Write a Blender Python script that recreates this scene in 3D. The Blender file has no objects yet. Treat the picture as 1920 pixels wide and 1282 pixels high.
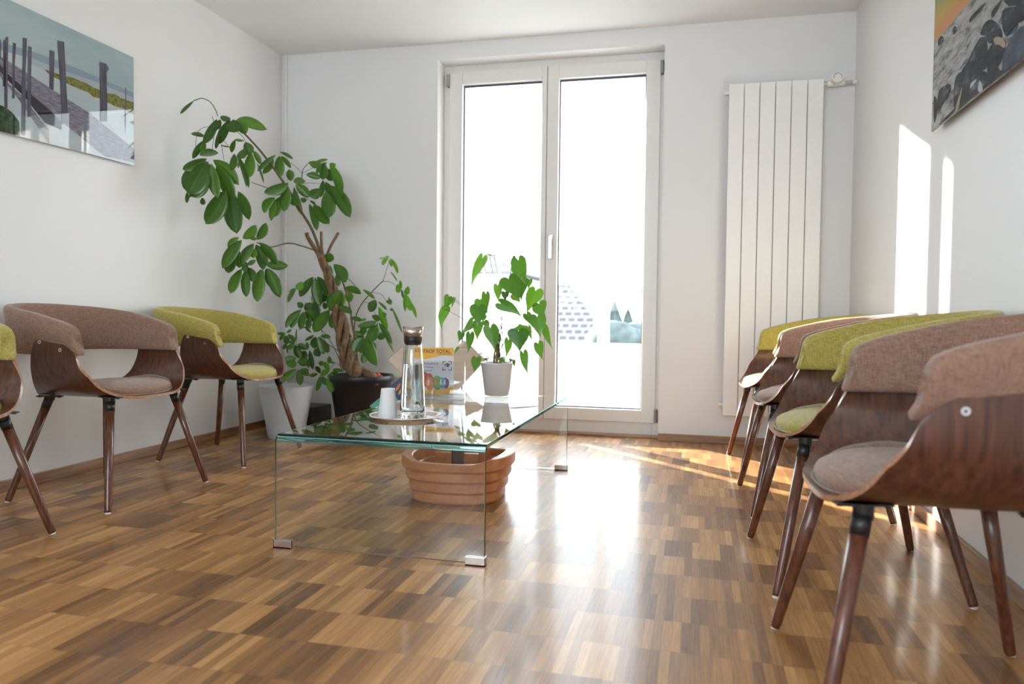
import bpy, bmesh, math, random
from math import sin, cos, pi, radians, sqrt
from mathutils import Vector, Matrix, noise as mnoise
random.seed(7)
SC = bpy.context.scene
COL = SC.collection

# ------------------------------------------------------------------ room measures (metres)
D, XL, XR, H = 4.738, -2.796, 0.857, 2.519      # window wall, left wall, right wall, ceiling
REAR = -1.7
CAM = Vector((0, 0, 0.75))
YAW, PITCH, ROLL, FPX = 0.238183, -0.0330419, 0.0115141, 1423.22
_f = Vector((-sin(YAW)*cos(PITCH), cos(YAW)*cos(PITCH), sin(PITCH)))
_r0 = Vector((cos(YAW), sin(YAW), 0)); _u0 = _r0.cross(_f)
_r = cos(ROLL)*_r0 + sin(ROLL)*_u0; _u = -sin(ROLL)*_r0 + cos(ROLL)*_u0

def ray(x, y): return _f + _r*((x-960)/FPX) - _u*((y-641)/FPX)
def ony(x, y, Y): d = ray(x, y); return CAM + d*(Y/d.y)
def onx(x, y, X): d = ray(x, y); return CAM + d*(X/d.x)

# ------------------------------------------------------------------ materials
def newmat(name):
    m = bpy.data.materials.new(name); m.use_nodes = True
    nt = m.node_tree; b = nt.nodes['Principled BSDF']
    return m, nt, b
def N(nt, typ, **kw):
    n = nt.nodes.new(typ)
    for k, v in kw.items(): setattr(n, k, v)
    return n
def L(nt, a, b): nt.links.new(a, b)
def math_n(nt, op, a, b=None, c=None):
    n = N(nt, 'ShaderNodeMath', operation=op)
    for i, v in enumerate((a, b, c)):
        if v is None: continue
        if isinstance(v, (int, float)): n.inputs[i].default_value = v
        else: L(nt, v, n.inputs[i])
    return n.outputs[0]
def ramp(nt, fac, stops):
    r = N(nt, 'ShaderNodeValToRGB'); e = r.color_ramp.elements
    while len(e) < len(stops): e.new(0.5)
    for i, (p, c) in enumerate(stops):
        e[i].position = p; e[i].color = (*c, 1)
    L(nt, fac, r.inputs[0]); return r.outputs[0]
def plain(name, col, rough=0.5, metal=0, coat=0, spec=0.5, noise=0.04, scale=30, sheen=0, trans=0):
    """simple procedural material: colour with a slight noise variation"""
    m, nt, b = newmat(name)
    tc = N(nt, 'ShaderNodeTexCoord'); no = N(nt, 'ShaderNodeTexNoise')
    no.inputs['Scale'].default_value = scale; no.inputs['Detail'].default_value = 4
    L(nt, tc.outputs['Object'], no.inputs['Vector'])
    lo = tuple(c*(1-noise) for c in col); hi = tuple(min(1, c*(1+noise)) for c in col)
    L(nt, ramp(nt, no.outputs[0], [(0.3, lo), (0.7, hi)]), b.inputs['Base Color'])
    b.inputs['Roughness'].default_value = rough; b.inputs['Metallic'].default_value = metal
    b.inputs['Coat Weight'].default_value = coat; b.inputs['Coat Roughness'].default_value = 0.05
    b.inputs['Specular IOR Level'].default_value = spec
    if sheen: b.inputs['Sheen Weight'].default_value = sheen
    return m

def wall_mat(name, col):
    m, nt, b = newmat(name)
    tc = N(nt, 'ShaderNodeTexCoord'); no = N(nt, 'ShaderNodeTexNoise')
    no.inputs['Scale'].default_value = 120; no.inputs['Detail'].default_value = 3
    L(nt, tc.outputs['Object'], no.inputs['Vector'])
    bp = N(nt, 'ShaderNodeBump'); bp.inputs['Strength'].default_value = 0.03
    L(nt, no.outputs[0], bp.inputs['Height']); L(nt, bp.outputs[0], b.inputs['Normal'])
    b.inputs['Base Color'].default_value = (*col, 1); b.inputs['Roughness'].default_value = 0.42
    b.inputs['Specular IOR Level'].default_value = 0.35
    return m

def floor_mat():
    m, nt, b = newmat('mosaic_parquet')
    tc = N(nt, 'ShaderNodeTexCoord'); sp = N(nt, 'ShaderNodeSeparateXYZ')
    L(nt, tc.outputs['Object'], sp.inputs[0])
    W, LEN = 0.0219, 0.1755
    xs = math_n(nt, 'DIVIDE', sp.outputs[0], W)
    ix = math_n(nt, 'FLOOR', xs)
    blk = math_n(nt, 'FLOOR', math_n(nt, 'DIVIDE', sp.outputs[0], W*8))
    off = math_n(nt, 'MULTIPLY', math_n(nt, 'SINE', math_n(nt, 'MULTIPLY', blk, 12.9)), 0.07)
    ys = math_n(nt, 'ADD', math_n(nt, 'DIVIDE', math_n(nt, 'SUBTRACT', sp.outputs[1], 1.372), LEN), off)
    iy = math_n(nt, 'FLOOR', ys)
    def wn(a, c, seed):
        cb = N(nt, 'ShaderNodeCombineXYZ'); L(nt, a, cb.inputs[0]); L(nt, c, cb.inputs[1]); cb.inputs[2].default_value = seed
        w = N(nt, 'ShaderNodeTexWhiteNoise', noise_dimensions='3D'); L(nt, cb.outputs[0], w.inputs[0]); return w.outputs[0]
    grp = math_n(nt, 'FLOOR', math_n(nt, 'DIVIDE', math_n(nt, 'ADD', ix, math_n(nt, 'MULTIPLY', wn(iy, iy, 5.1), 4)), 4))
    t = math_n(nt, 'ADD', math_n(nt, 'MULTIPLY', wn(grp, iy, 1.3), 0.50), math_n(nt, 'MULTIPLY', wn(ix, iy, 2.7), 0.36))
    # grain, drawn out along y and shifted per lamella
    gv = N(nt, 'ShaderNodeCombineXYZ')
    L(nt, math_n(nt, 'MULTIPLY', sp.outputs[0], 260), gv.inputs[0])
    L(nt, math_n(nt, 'ADD', math_n(nt, 'MULTIPLY', sp.outputs[1], 9), math_n(nt, 'MULTIPLY', wn(ix, iy, 8.8), 60)), gv.inputs[1])
    L(nt, math_n(nt, 'MULTIPLY', wn(ix, iy, 3.3), 40), gv.inputs[2])
    g = N(nt, 'ShaderNodeTexNoise'); g.inputs['Scale'].default_value = 1.0; g.inputs['Detail'].default_value = 5; g.inputs['Roughness'].default_value = 0.62
    L(nt, gv.outputs[0], g.inputs['Vector'])
    tt = math_n(nt, 'ADD', t, math_n(nt, 'MULTIPLY', math_n(nt, 'SUBTRACT', g.outputs[0], 0.5), 0.75))
    colr = ramp(nt, tt, [(0.0, (0.110, 0.043, 0.011)), (0.3, (0.270, 0.120, 0.031)), (0.6, (0.45, 0.222, 0.066)), (0.95, (0.69, 0.39, 0.142))])
    # joints
    fx = math_n(nt, 'FRACT', xs); fy = math_n(nt, 'FRACT', ys)
    ex = math_n(nt, 'MINIMUM', fx, math_n(nt, 'SUBTRACT', 1, fx)); ey = math_n(nt, 'MINIMUM', fy, math_n(nt, 'SUBTRACT', 1, fy))
    jx = math_n(nt, 'GREATER_THAN', 0.022, ex); jy = math_n(nt, 'GREATER_THAN', 0.004, ey)
    j = math_n(nt, 'MAXIMUM', jx, jy)
    mx = N(nt, 'ShaderNodeMix', data_type='RGBA')
    L(nt, math_n(nt, 'MULTIPLY', j, 0.42), mx.inputs['Factor']); L(nt, colr, mx.inputs['A']); mx.inputs['B'].default_value = (0.05, 0.02, 0.008, 1)
    L(nt, mx.outputs['Result'], b.inputs['Base Color'])
    bp = N(nt, 'ShaderNodeBump'); bp.inputs['Strength'].default_value = 0.10; bp.inputs['Distance'].default_value = 0.002
    big = N(nt, 'ShaderNodeTexNoise'); big.inputs['Scale'].default_value = 14; L(nt, tc.outputs['Object'], big.inputs['Vector'])
    L(nt, math_n(nt, 'ADD', math_n(nt, 'SUBTRACT', math_n(nt, 'MULTIPLY', g.outputs[0], 0.35), math_n(nt, 'MULTIPLY', j, 0.5)), math_n(nt, 'MULTIPLY', big.outputs[0], 0.5)), bp.inputs['Height'])
    L(nt, bp.outputs[0], b.inputs['Normal'])
    b.inputs['Roughness'].default_value = 0.47
    b.inputs['Specular IOR Level'].default_value = 0.6
    b.inputs['Coat Weight'].default_value = 0.3; b.inputs['Coat Roughness'].default_value = 0.13
    return m

def wood(name, dark, light, rough=0.35, axis=2, sc=60, stretch=0.06, coat=0.2, contrast=(0.35, 0.68)):
    m, nt, b = newmat(name)
    tc = N(nt, 'ShaderNodeTexCoord'); mp = N(nt, 'ShaderNodeMapping')
    s = [sc, sc, sc]; s[axis] = sc*stretch
    mp.inputs['Scale'].default_value = s
    L(nt, tc.outputs['Object'], mp.inputs['Vector'])
    g = N(nt, 'ShaderNodeTexNoise'); g.inputs['Scale'].default_value = 1; g.inputs['Detail'].default_value = 5; g.inputs['Distortion'].default_value = 0.4
    L(nt, mp.outputs[0], g.inputs['Vector'])
    L(nt, ramp(nt, g.outputs[0], [(contrast[0], dark), (contrast[1], light)]), b.inputs['Base Color'])
    b.inputs['Roughness'].default_value = rough; b.inputs['Coat Weight'].default_value = coat; b.inputs['Coat Roughness'].default_value = 0.15
    return m

def fabric(name, dark, light):
    m, nt, b = newmat(name)
    tc = N(nt, 'ShaderNodeTexCoord')
    outs = []
    for s in ((420, 420, 60), (50, 50, 520)):
        mp = N(nt, 'ShaderNodeMapping'); mp.inputs['Scale'].default_value = s
        L(nt, tc.outputs['Object'], mp.inputs['Vector'])
        g = N(nt, 'ShaderNodeTexNoise'); g.inputs['Scale'].default_value = 1; g.inputs['Detail'].default_value = 3
        L(nt, mp.outputs[0], g.inputs['Vector']); outs.append(g.outputs[0])
    f = math_n(nt, 'MULTIPLY', math_n(nt, 'ADD', outs[0], outs[1]), 0.5)
    L(nt, ramp(nt, f, [(0.36, dark), (0.64, light)]), b.inputs['Base Color'])
    bp = N(nt, 'ShaderNodeBump'); bp.inputs['Strength'].default_value = 0.25; bp.inputs['Distance'].default_value = 0.001
    L(nt, f, bp.inputs['Height']); L(nt, bp.outputs[0], b.inputs['Normal'])
    b.inputs['Roughness'].default_value = 0.9; b.inputs['Sheen Weight'].default_value = 0.25; b.inputs['Sheen Roughness'].default_value = 0.5
    b.inputs['Specular IOR Level'].default_value = 0.2
    return m

def glass(name, col=(1, 1, 1), ior=1.5, rough=0.0):
    m = bpy.data.materials.new(name); m.use_nodes = True; nt = m.node_tree
    nt.nodes.clear()
    o = N(nt, 'ShaderNodeOutputMaterial'); g = N(nt, 'ShaderNodeBsdfGlass')
    g.inputs['Color'].default_value = (*col, 1); g.inputs['IOR'].default_value = ior; g.inputs['Roughness'].default_value = rough
    L(nt, g.outputs[0], o.inputs[0]); return m
def pane_glass(name, col=(1, 1, 1), k=1.0):
    """thin clear sheet: mirror reflection by Fresnel over straight transmission"""
    m = bpy.data.materials.new(name); m.use_nodes = True; nt = m.node_tree
    nt.nodes.clear()
    o = N(nt, 'ShaderNodeOutputMaterial'); t = N(nt, 'ShaderNodeBsdfTransparent'); g = N(nt, 'ShaderNodeBsdfGlossy')
    t.inputs[0].default_value = (*col, 1); g.inputs['Roughness'].default_value = 0.0
    fr = N(nt, 'ShaderNodeFresnel'); fr.inputs[0].default_value = 1.5
    mx = N(nt, 'ShaderNodeMixShader'); L(nt, math_n(nt, 'MULTIPLY', fr.outputs[0], k), mx.inputs[0]); L(nt, t.outputs[0], mx.inputs[1]); L(nt, g.outputs[0], mx.inputs[2])
    L(nt, mx.outputs[0], o.inputs[0]); return m
def leafmat(name, dark, light, rough=0.35, tr=0.35):
    m, nt, b = newmat(name)
    at = N(nt, 'ShaderNodeAttribute'); at.attribute_name = 'tone'
    tc = N(nt, 'ShaderNodeTexCoord'); no = N(nt, 'ShaderNodeTexNoise'); no.inputs['Scale'].default_value = 60
    L(nt, tc.outputs['Object'], no.inputs['Vector'])
    f = math_n(nt, 'ADD', math_n(nt, 'MULTIPLY', at.outputs['Fac'], 0.8), math_n(nt, 'MULTIPLY', no.outputs[0], 0.2))
    c = ramp(nt, f, [(0.1, dark), (0.9, light)])
    L(nt, c, b.inputs['Base Color']); b.inputs['Roughness'].default_value = rough
    trn = N(nt, 'ShaderNodeBsdfTranslucent'); L(nt, c, trn.inputs[0])
    # transmitted light is yellower
    mixc = N(nt, 'ShaderNodeMix', data_type='RGBA', blend_type='MULTIPLY'); mixc.inputs['Factor'].default_value = 1
    L(nt, c, mixc.inputs['A']); mixc.inputs['B'].default_value = (2.2, 2.0, 0.8, 1)
    L(nt, mixc.outputs['Result'], trn.inputs[0])
    mx = N(nt, 'ShaderNodeMixShader'); mx.inputs[0].default_value = tr
    L(nt, b.outputs[0], mx.inputs[1]); L(nt, trn.outputs[0], mx.inputs[2])
    L(nt, mx.outputs[0], nt.nodes['Material Output'].inputs[0]); return m

M = {}
M['wall'] = wall_mat('white_wall_paint', (0.79, 0.80, 0.81))
M['ceil'] = wall_mat('ceiling_paint', (0.80, 0.815, 0.83))
M['floor'] = floor_mat()
M['base'] = wood('skirting_oak', (0.24, 0.12, 0.06), (0.42, 0.24, 0.13), 0.45, axis=1, sc=40)
M['basex'] = wood('skirting_oak_x', (0.24, 0.12, 0.06), (0.42, 0.24, 0.13), 0.45, axis=0, sc=40)
M['frame'] = plain('white_lacquer', (0.80, 0.79, 0.775), 0.35, noise=0.01)
M['gasket'] = plain('dark_gasket', (0.05, 0.06, 0.09), 0.5)
M['metal'] = plain('brushed_metal', (0.55, 0.54, 0.52), 0.3, metal=1)
M['hinge'] = plain('hinge_metal', (0.33, 0.34, 0.33), 0.4, metal=0.8)
M['chrome'] = plain('chrome', (0.86, 0.86, 0.88), 0.06, metal=1, noise=0.01)
M['clip'] = plain('clip_metal', (0.62, 0.56, 0.55), 0.18, metal=1, noise=0.02)
M['steel'] = plain('satin_steel', (0.62, 0.56, 0.52), 0.22, metal=1, noise=0.02)
M['pane'] = pane_glass('window_pane')
M['rad'] = plain('radiator_enamel', (0.87, 0.865, 0.85), 0.35, noise=0.01)
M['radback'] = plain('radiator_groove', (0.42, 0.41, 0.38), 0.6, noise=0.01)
M['brown'] = fabric('taupe_linen', (0.185, 0.103, 0.070), (0.36, 0.225, 0.162))
M['green'] = fabric('lime_linen', (0.30, 0.245, 0.045), (0.53, 0.445, 0.135))
M['walnut'] = wood('walnut_veneer', (0.055, 0.019, 0.011), (0.135, 0.052, 0.029), 0.28, axis=2, sc=70, stretch=0.05, coat=0.3)
M['plyedge'] = wood('ply_edge', (0.30, 0.13, 0.06), (0.48, 0.25, 0.13), 0.35, axis=0, sc=120, coat=0.3)
M['leg'] = wood('walnut_leg', (0.085, 0.028, 0.016), (0.165, 0.060, 0.032), 0.25, axis=2, sc=90, stretch=0.04, coat=0.3)
M['black'] = plain('black_metal', (0.012, 0.012, 0.014), 0.35)
M['glide'] = plain('white_plastic', (0.75, 0.74, 0.70), 0.5)
M['tglass'] = glass('table_glass', (0.982, 0.998, 0.995), 1.5)
M['tbend'] = glass('table_glass_bend', (0.66, 0.93, 0.92), 1.5)
M['tedge'] = glass('table_glass_edge', (0.42, 0.86, 0.84), 1.5)
M['cglass'] = glass('carafe_glass', (0.99, 1, 1), 1.48)
M['water'] = glass('water', (0.98, 1, 1), 1.33)
M['acryl'] = glass('acrylic', (0.985, 0.99, 0.995), 1.45)

# ------------------------------------------------------------------ mesh helpers
def mesh_obj(name, verts, faces, mat, parent=None, smooth=False, mats=None, fm=None, bevel=0, subsurf=0):
    me = bpy.data.meshes.new(name)
    me.from_pydata([tuple(v) for v in verts], [], faces); me.update()
    bm = bmesh.new(); bm.from_mesh(me); bmesh.ops.recalc_face_normals(bm, faces=bm.faces); bm.to_mesh(me); bm.free()
    for mm in (mats or [mat]): me.materials.append(mm)
    if fm:
        for p, k in zip(me.polygons, fm): p.material_index = k
    if smooth:
        for p in me.polygons: p.use_smooth = True
    o = bpy.data.objects.new(name, me); COL.objects.link(o)
    if parent: o.parent = parent
    if bevel:
        bv = o.modifiers.new('bevel', 'BEVEL'); bv.width = bevel; bv.segments = 2; bv.limit_method = 'ANGLE'; bv.angle_limit = radians(40)
    if subsurf:
        s = o.modifiers.new('sub', 'SUBSURF'); s.levels = subsurf; s.render_levels = subsurf
    return o
class MB:
    def __init__(s): s.v = []; s.f = []; s.m = []
    def add(s, vs, fs, mi=0):
        n = len(s.v); s.v += [Vector(v) for v in vs]; s.f += [tuple(i+n for i in f) for f in fs]; s.m += [mi]*len(fs)
    def box(s, x0, x1, y0, y1, z0, z1, mi=0, mat4=None):
        vs = [Vector((x, y, z)) for z in (z0, z1) for y in (y0, y1) for x in (x0, x1)]
        if mat4: vs = [mat4 @ v for v in vs]
        s.add(vs, [(0, 2, 3, 1), (4, 5, 7, 6), (0, 1, 5, 4), (2, 6, 7, 3), (0, 4, 6, 2), (1, 3, 7, 5)], mi)
    def tube(s, pts, rads, n=10, mi=0, cap=True):
        pts = [Vector(p) for p in pts]
        if isinstance(rads, (int, float)): rads = [rads]*len(pts)
        up = None; rings = []
        for i, p in enumerate(pts):
            t = (pts[min(i+1, len(pts)-1)] - pts[max(i-1, 0)]).normalized()
            if up is None: up = Vector((0, 0, 1)) if abs(t.z) < 0.9 else Vector((1, 0, 0))
            a = t.cross(up)
            if a.length < 1e-6: a = t.orthogonal()
            a.normalize(); b = a.cross(t); up = b
            rings.append([p + (a*cos(2*pi*k/n) + b*sin(2*pi*k/n))*rads[i] for k in range(n)])
        vs = [v for r in rings for v in r]; fs = []
        for i in range(len(pts)-1):
            for k in range(n): fs.append((i*n+k, i*n+(k+1) % n, (i+1)*n+(k+1) % n, (i+1)*n+k))
        if cap: fs.append(tuple(range(n-1, -1, -1))); fs.append(tuple((len(pts)-1)*n+k for k in range(n)))
        s.add(vs, fs, mi)
    def lathe(s, prof, n=40, c=(0, 0, 0), mi=0, sx=1, sy=1):
        vs = []; fs = []; c = Vector(c)
        for r, z in prof:
            for k in range(n): vs.append(c + Vector((r*cos(2*pi*k/n)*sx, r*sin(2*pi*k/n)*sy, z)))
        for i in range(len(prof)-1):
            for k in range(n): fs.append((i*n+k, i*n+(k+1) % n, (i+1)*n+(k+1) % n, (i+1)*n+k))
        if prof[0][0] > 0: fs.append(tuple(range(n-1, -1, -1)))
        if prof[-1][0] > 0: fs.append(tuple((len(prof)-1)*n+k for k in range(n)))
        s.add(vs, fs, mi)
    def build(s, name, mat, parent=None, **kw):
        if isinstance(mat, list): return mesh_obj(name, s.v, s.f, None, parent, mats=mat, fm=s.m, **kw)
        return mesh_obj(name, s.v, s.f, mat, parent, **kw)
def thing(name, label, cat, loc=(0, 0, 0), rot=0, group=None):
    o = bpy.data.objects.new(name, None); COL.objects.link(o); o.empty_display_size = 0.1
    o.location = loc; o.rotation_euler = (0, 0, rot); o['label'] = label; o['category'] = cat
    if group: o['group'] = group
    return o
def tag(o, label, cat, group=None, kind=None):
    if label: o['label'] = label
    if cat: o['category'] = cat
    if group: o['group'] = group
    if kind: o['kind'] = kind
    return o
def struct(o): o['kind'] = 'structure'; return o
def box(name, x0, x1, y0, y1, z0, z1, mat, parent=None, bevel=0):
    m = MB(); m.box(x0, x1, y0, y1, z0, z1); return m.build(name, mat, parent, bevel=bevel)
def cr(pts, n):
    """Catmull-Rom through tuples, n samples per span"""
    P = [Vector(p) if len(p) in (2, 3) else p for p in pts]; out = []
    for i in range(len(P)-1):
        p0 = P[max(i-1, 0)]; p1 = P[i]; p2 = P[i+1]; p3 = P[min(i+2, len(P)-1)]
        for k in range(n):
            t = k/n
            out.append(0.5*((2*p1)+(-p0+p2)*t+(2*p0-5*p1+4*p2-p3)*t*t+(-p0+3*p1-3*p2+p3)*t**3))
    out.append(P[-1]); return out
def text_mesh(name, body, size, mat, parent, loc, rot, depth=0.0003, align='LEFT', bold=0.0, xs=1.0):
    c = bpy.data.curves.new(name, 'FONT'); c.body = body; c.size = size; c.extrude = depth; c.align_x = align; c.offset = bold
    o = bpy.data.objects.new(name, c); COL.objects.link(o)
    dg = bpy.context.evaluated_depsgraph_get()
    me = bpy.data.meshes.new_from_object(o.evaluated_get(dg)); me.name = name
    bpy.data.objects.remove(o); bpy.data.curves.remove(c)
    me.materials.clear(); me.materials.append(mat)
    q = bpy.data.objects.new(name, me); COL.objects.link(q); q.parent = parent; q.location = loc; q.rotation_euler = rot; q.scale = (xs, 1, 1)
    return q

# ================================================================== SETTING
DX0, DX1, DZ1 = -1.667, -0.218, 2.413           # opening of the balcony door
YO = 5.38                                       # outer face of the window wall
struct(box('floor', XL-0.2, XR+0.2, REAR-0.2, D+0.16, -0.08, 0, M['floor']))
struct(box('ceiling', XL-0.2, XR+0.2, REAR-0.2, YO, H, H+0.2, M['ceil']))
struct(box('wall_left', XL-0.2, XL, REAR-0.2, YO, -0.05, H+0.1, M['wall']))
struct(box('wall_right', XR, XR+0.2, REAR-0.2, YO, -0.05, H+0.1, M['wall']))
w = MB()
xs_ = (XL-0.02, DX0, DX1, XR+0.02); zs_ = (-0.05, DZ1, H+0.05); gv = {}
vs = [(x, y, z) for y in (D, YO-0.02) for z in zs_ for x in xs_]; q = lambda i, k, j: j*12+k*4+i; fs = []
for j in (0, 1): fs += [(q(i, k, j), q(i+1, k, j), q(i+1, k+1, j), q(i, k+1, j)) for k in (0, 1) for i in (0, 1, 2) if not (i == 1 and k == 0)]
fs += [(q(1, 0, 0), q(1, 1, 0), q(1, 1, 1), q(1, 0, 1)), (q(2, 0, 0), q(2, 1, 0), q(2, 1, 1), q(2, 0, 1)), (q(1, 1, 0), q(2, 1, 0), q(2, 1, 1), q(1, 1, 1))]
w.add(vs, fs)
struct(w.build('wall_back', M['wall']))
RX0, RX1, RZ0, RZ1 = -2.2, 0.35, 0.80, 2.35    # unseen window opening added behind the camera to let in fill daylight
w = MB()
w.box(XL-0.02, RX0, REAR-0.18, REAR, -0.05, H+0.05); w.box(RX1, XR+0.02, REAR-0.18, REAR, -0.05, H+0.05)
w.box(RX0, RX1, REAR-0.18, REAR, RZ1, H+0.05); w.box(RX0, RX1, REAR-0.18, REAR, -0.05, RZ0)
struct(w.build('wall_rear', M['wall']))
w2 = struct(bpy.data.objects.new('added_fill_window', None)); COL.objects.link(w2)  # framed opening added out of view, stands in for the room's fill light
m = MB()
for x in (RX0, (RX0+RX1)/2-0.03, RX1-0.06): m.box(x, x+0.06, REAR-0.12, REAR-0.06, RZ0, RZ1)
m.box(RX0, RX1, REAR-0.12, REAR-0.06, RZ0, RZ0+0.06); m.box(RX0, RX1, REAR-0.12, REAR-0.06, RZ1-0.06, RZ1)
m.build('added_window_frame', M['frame'], w2)
# skirting
struct(box('baseboard_left', XL, XL+0.015, REAR, D, 0, 0.045, M['base'], bevel=0.002))
struct(box('baseboard_right', XR-0.015, XR, REAR, D, 0, 0.045, M['base'], bevel=0.002))
m = MB(); m.box(XL+0.015, DX0, D-0.015, D, 0, 0.045); struct(m.build('baseboard_back', M['basex'], bevel=0.002))
m = MB(); m.box(DX1, XR-0.015, D-0.015, D, 0, 0.045); struct(m.build('baseboard_back_right', M['basex'], bevel=0.002))
nails = MB()
for yy in (1.9, 2.55, 3.2, 3.9): nails.tube([(XL+0.0145, yy, 0.024), (XL+0.0165, yy, 0.024)], 0.0025, 8)
struct(nails.build('trim_3', M['gasket']))
# corner strip
m = MB(); m.box(XL+0.030, XL+0.046, D-0.022, D, 0, H); struct(m.build('trim_1', M['frame'], bevel=0.006))

# ---- balcony door
dr = struct(bpy.data.objects.new('door_1', None)); COL.objects.link(dr)
FY = D+0.135
m = MB()
m.box(DX0, -1.612, FY, FY+0.09, 0.0, DZ1); m.box(-0.262, DX1, FY, FY+0.09, 0.0, DZ1)
m.box(-1.612, -0.262, FY, FY+0.09, 2.352, DZ1); m.box(-1.612, -0.262, FY, FY+0.09, 0.0, 0.10)
m.build('door_frame', M['frame'], dr, bevel=0.003)
m = MB(); m.box(DX0, DX1, D+0.05, D+0.135, 0.0, 0.012); m.build('threshold', M['basex'], dr, bevel=0.002)
def sash(x0, x1, gx0, gx1, z0, z1, gz0, gz1):
    s = MB(); a, b_ = FY-0.022, FY+0.06
    s.box(x0, gx0, a, b_, z0, z1); s.box(gx1, x1, a, b_, z0, z1)
    s.box(gx0, gx1, a, b_, gz1, z1); s.box(gx0, gx1, a, b_, z0, gz0)
    so = s.build('door_leaf', M['frame'], dr, bevel=0.004)
    g = MB(); t = 0.008; a2 = FY+0.012
    g.box(gx0, gx0+t, a2, a2+0.01, gz0, gz1); g.box(gx1-t, gx1, a2, a2+0.01, gz0, gz1)
    g.box(gx0+t, gx1-t, a2, a2+0.01, gz1-t*1.6, gz1); g.box(gx0+t, gx1-t, a2, a2+0.01, gz0, gz0+t)
    g.build('gasket', M['gasket'], so)
    p = MB(); p.add([(gx0, a2+0.012, gz0), (gx1, a2+0.012, gz0), (gx1, a2+0.012, gz1), (gx0, a2+0.012, gz1)], [(0, 1, 2, 3)])
    p.build('glass_pane', M['pane'], so)
    return so
sash(-1.626, -0.964, -1.535, -0.998, 0.088, 2.366, 0.168, 2.283)
sash(-0.961, -0.245, -0.886, -0.334, 0.088, 2.366, 0.168, 2.283)
m = MB(); m.box(-0.966, -0.959, FY-0.016, FY, 0.09, 2.366); m.build('joint', M['gasket'], dr)
for (hx, hz) in ((-1.632, 2.31), (-0.236, 2.31), (-0.240, 0.135)):
    m = MB(); m.tube([(hx, FY-0.03, hz-0.04), (hx, FY-0.03, hz+0.04)], 0.010, 12); m.box(hx-0.008, hx+0.008, FY-0.03, FY, hz-0.04, hz+0.04)
    m.build('hinge', M['hinge'], dr)
hd = MB(); hx = -0.925
hd.box(hx-0.015, hx+0.015, FY-0.030, FY-0.0215, 1.215, 1.285)
hd.tube([(hx, FY-0.03, 1.262), (hx, FY-0.068, 1.262)], 0.009, 12)
hd.box(hx-0.011, hx+0.011, FY-0.076, FY-0.060, 1.125, 1.274)
hd.build('door_handle', M['metal'], dr, bevel=0.003)

# ================================================================== OUTSIDE (balcony, neighbours, hill)
M['render'] = plain('white_render', (0.82, 0.82, 0.82), 0.8, noise=0.02, scale=5)
M['roof'] = None
def tile_mat():
    m_, nt, b = newmat('roof_tiles')
    tc = N(nt, 'ShaderNodeTexCoord'); br = N(nt, 'ShaderNodeTexBrick')
    br.inputs['Scale'].default_value = 1.0; br.inputs['Brick Width'].default_value = 0.34; br.inputs['Row Height'].default_value = 0.22; br.inputs['Mortar Size'].default_value = 0.05
    br.inputs['Color1'].default_value = (0.046, 0.038, 0.046, 1); br.inputs['Color2'].default_value = (0.036, 0.034, 0.044, 1); br.inputs['Mortar'].default_value = (0.12, 0.12, 0.13, 1)
    mp = N(nt, 'ShaderNodeMapping'); mp.inputs['Rotation'].default_value = (radians(90), 0, 0)
    L(nt, tc.outputs['Object'], mp.inputs[0]); L(nt, mp.outputs[0], br.inputs['Vector'])
    L(nt, br.outputs[0], b.inputs['Base Color']); b.inputs['Roughness'].default_value = 0.8
    return m_
M['roof'] = tile_mat()
M['roof_dark'] = M['roof'].copy()
for nd in M['roof_dark'].node_tree.nodes:
    if nd.type == 'TEX_BRICK':
        for k_ in ('Color1', 'Color2', 'Mortar'): c_ = nd.inputs[k_].default_value; nd.inputs[k_].default_value = (c_[0]*.5, c_[1]*.5, c_[2]*.5, 1)
def house(name, label, x0, x1, y0, y1, zb, ze, zr, rx, ridge_x=None):
    t = thing(name, label, 'house', ((x0+x1)/2, (y0+y1)/2, zb))
    cx, cy = (x0+x1)/2, (y0+y1)/2
    m_ = MB(); m_.box(x0-cx+0.3, x1-cx-0.3, y0-cy+0.3, y1-cy-0.3, 0, ze-zb+0.02); m_.build('wall_block', M['render'], t)
    a, b_ = rx
    vs = [(x0-cx, y0-cy, ze-zb), (x1-cx, y0-cy, ze-zb), (x1-cx, y1-cy, ze-zb), (x0-cx, y1-cy, ze-zb), (a-cx, 0, zr-zb), (b_-cx, 0, zr-zb)]
    mesh_obj('roof', vs, [(0, 1, 5, 4), (1, 2, 5), (2, 3, 4, 5), (3, 0, 4), (0, 3, 2, 1)], M['roof_dark' if 'left pane' in label else 'roof'], t)
    mc = MB(); mc.box(a-cx-0.25, a-cx+0.25, -0.3, 0.3, zr-zb-0.5, zr-zb+0.45); mc.build('chimney', M['render'], t)
    return t
M['ext_floor'] = plain('balcony_slab', (0.62, 0.62, 0.63), 0.8, noise=0.05, scale=6)
tag(struct(box('balcony_floor', -5.0, 3.5, D+0.16, 6.45, -0.12, 0.05, M['ext_floor'])), None, None)
struct(box('balcony_parapet', -5.0, 3.5, 6.30, 6.45, -0.4, 0.535, M['render']))
struct(box('balcony_overhang', -5.0, 3.5, YO, 6.30, 2.735, 2.95, M['render']))
struct(box('lintel_outside', XL, XR, YO-0.04, YO, 2.46, 2.9, M['render']))
for gx0, gx1 in ((DX0, -1.597), (-0.262, DX1)): struct(box('trim_4', gx0, gx1, 5.20, 5.355, 0.05, 2.46, M['render']))
m = MB(); m.tube([(-5, 6.34, 2.785), (3.5, 6.34, 2.785)], 0.035, 12); struct(m.build('trim_2', M['hinge']))
m = MB(); m.box(-0.80, -0.71, 6.31, 6.40, 0.535, 2.735); struct(m.build('balcony_post', M['render']))
def gp(x, y, Y): v = ony(x, y, Y); return v
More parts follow.
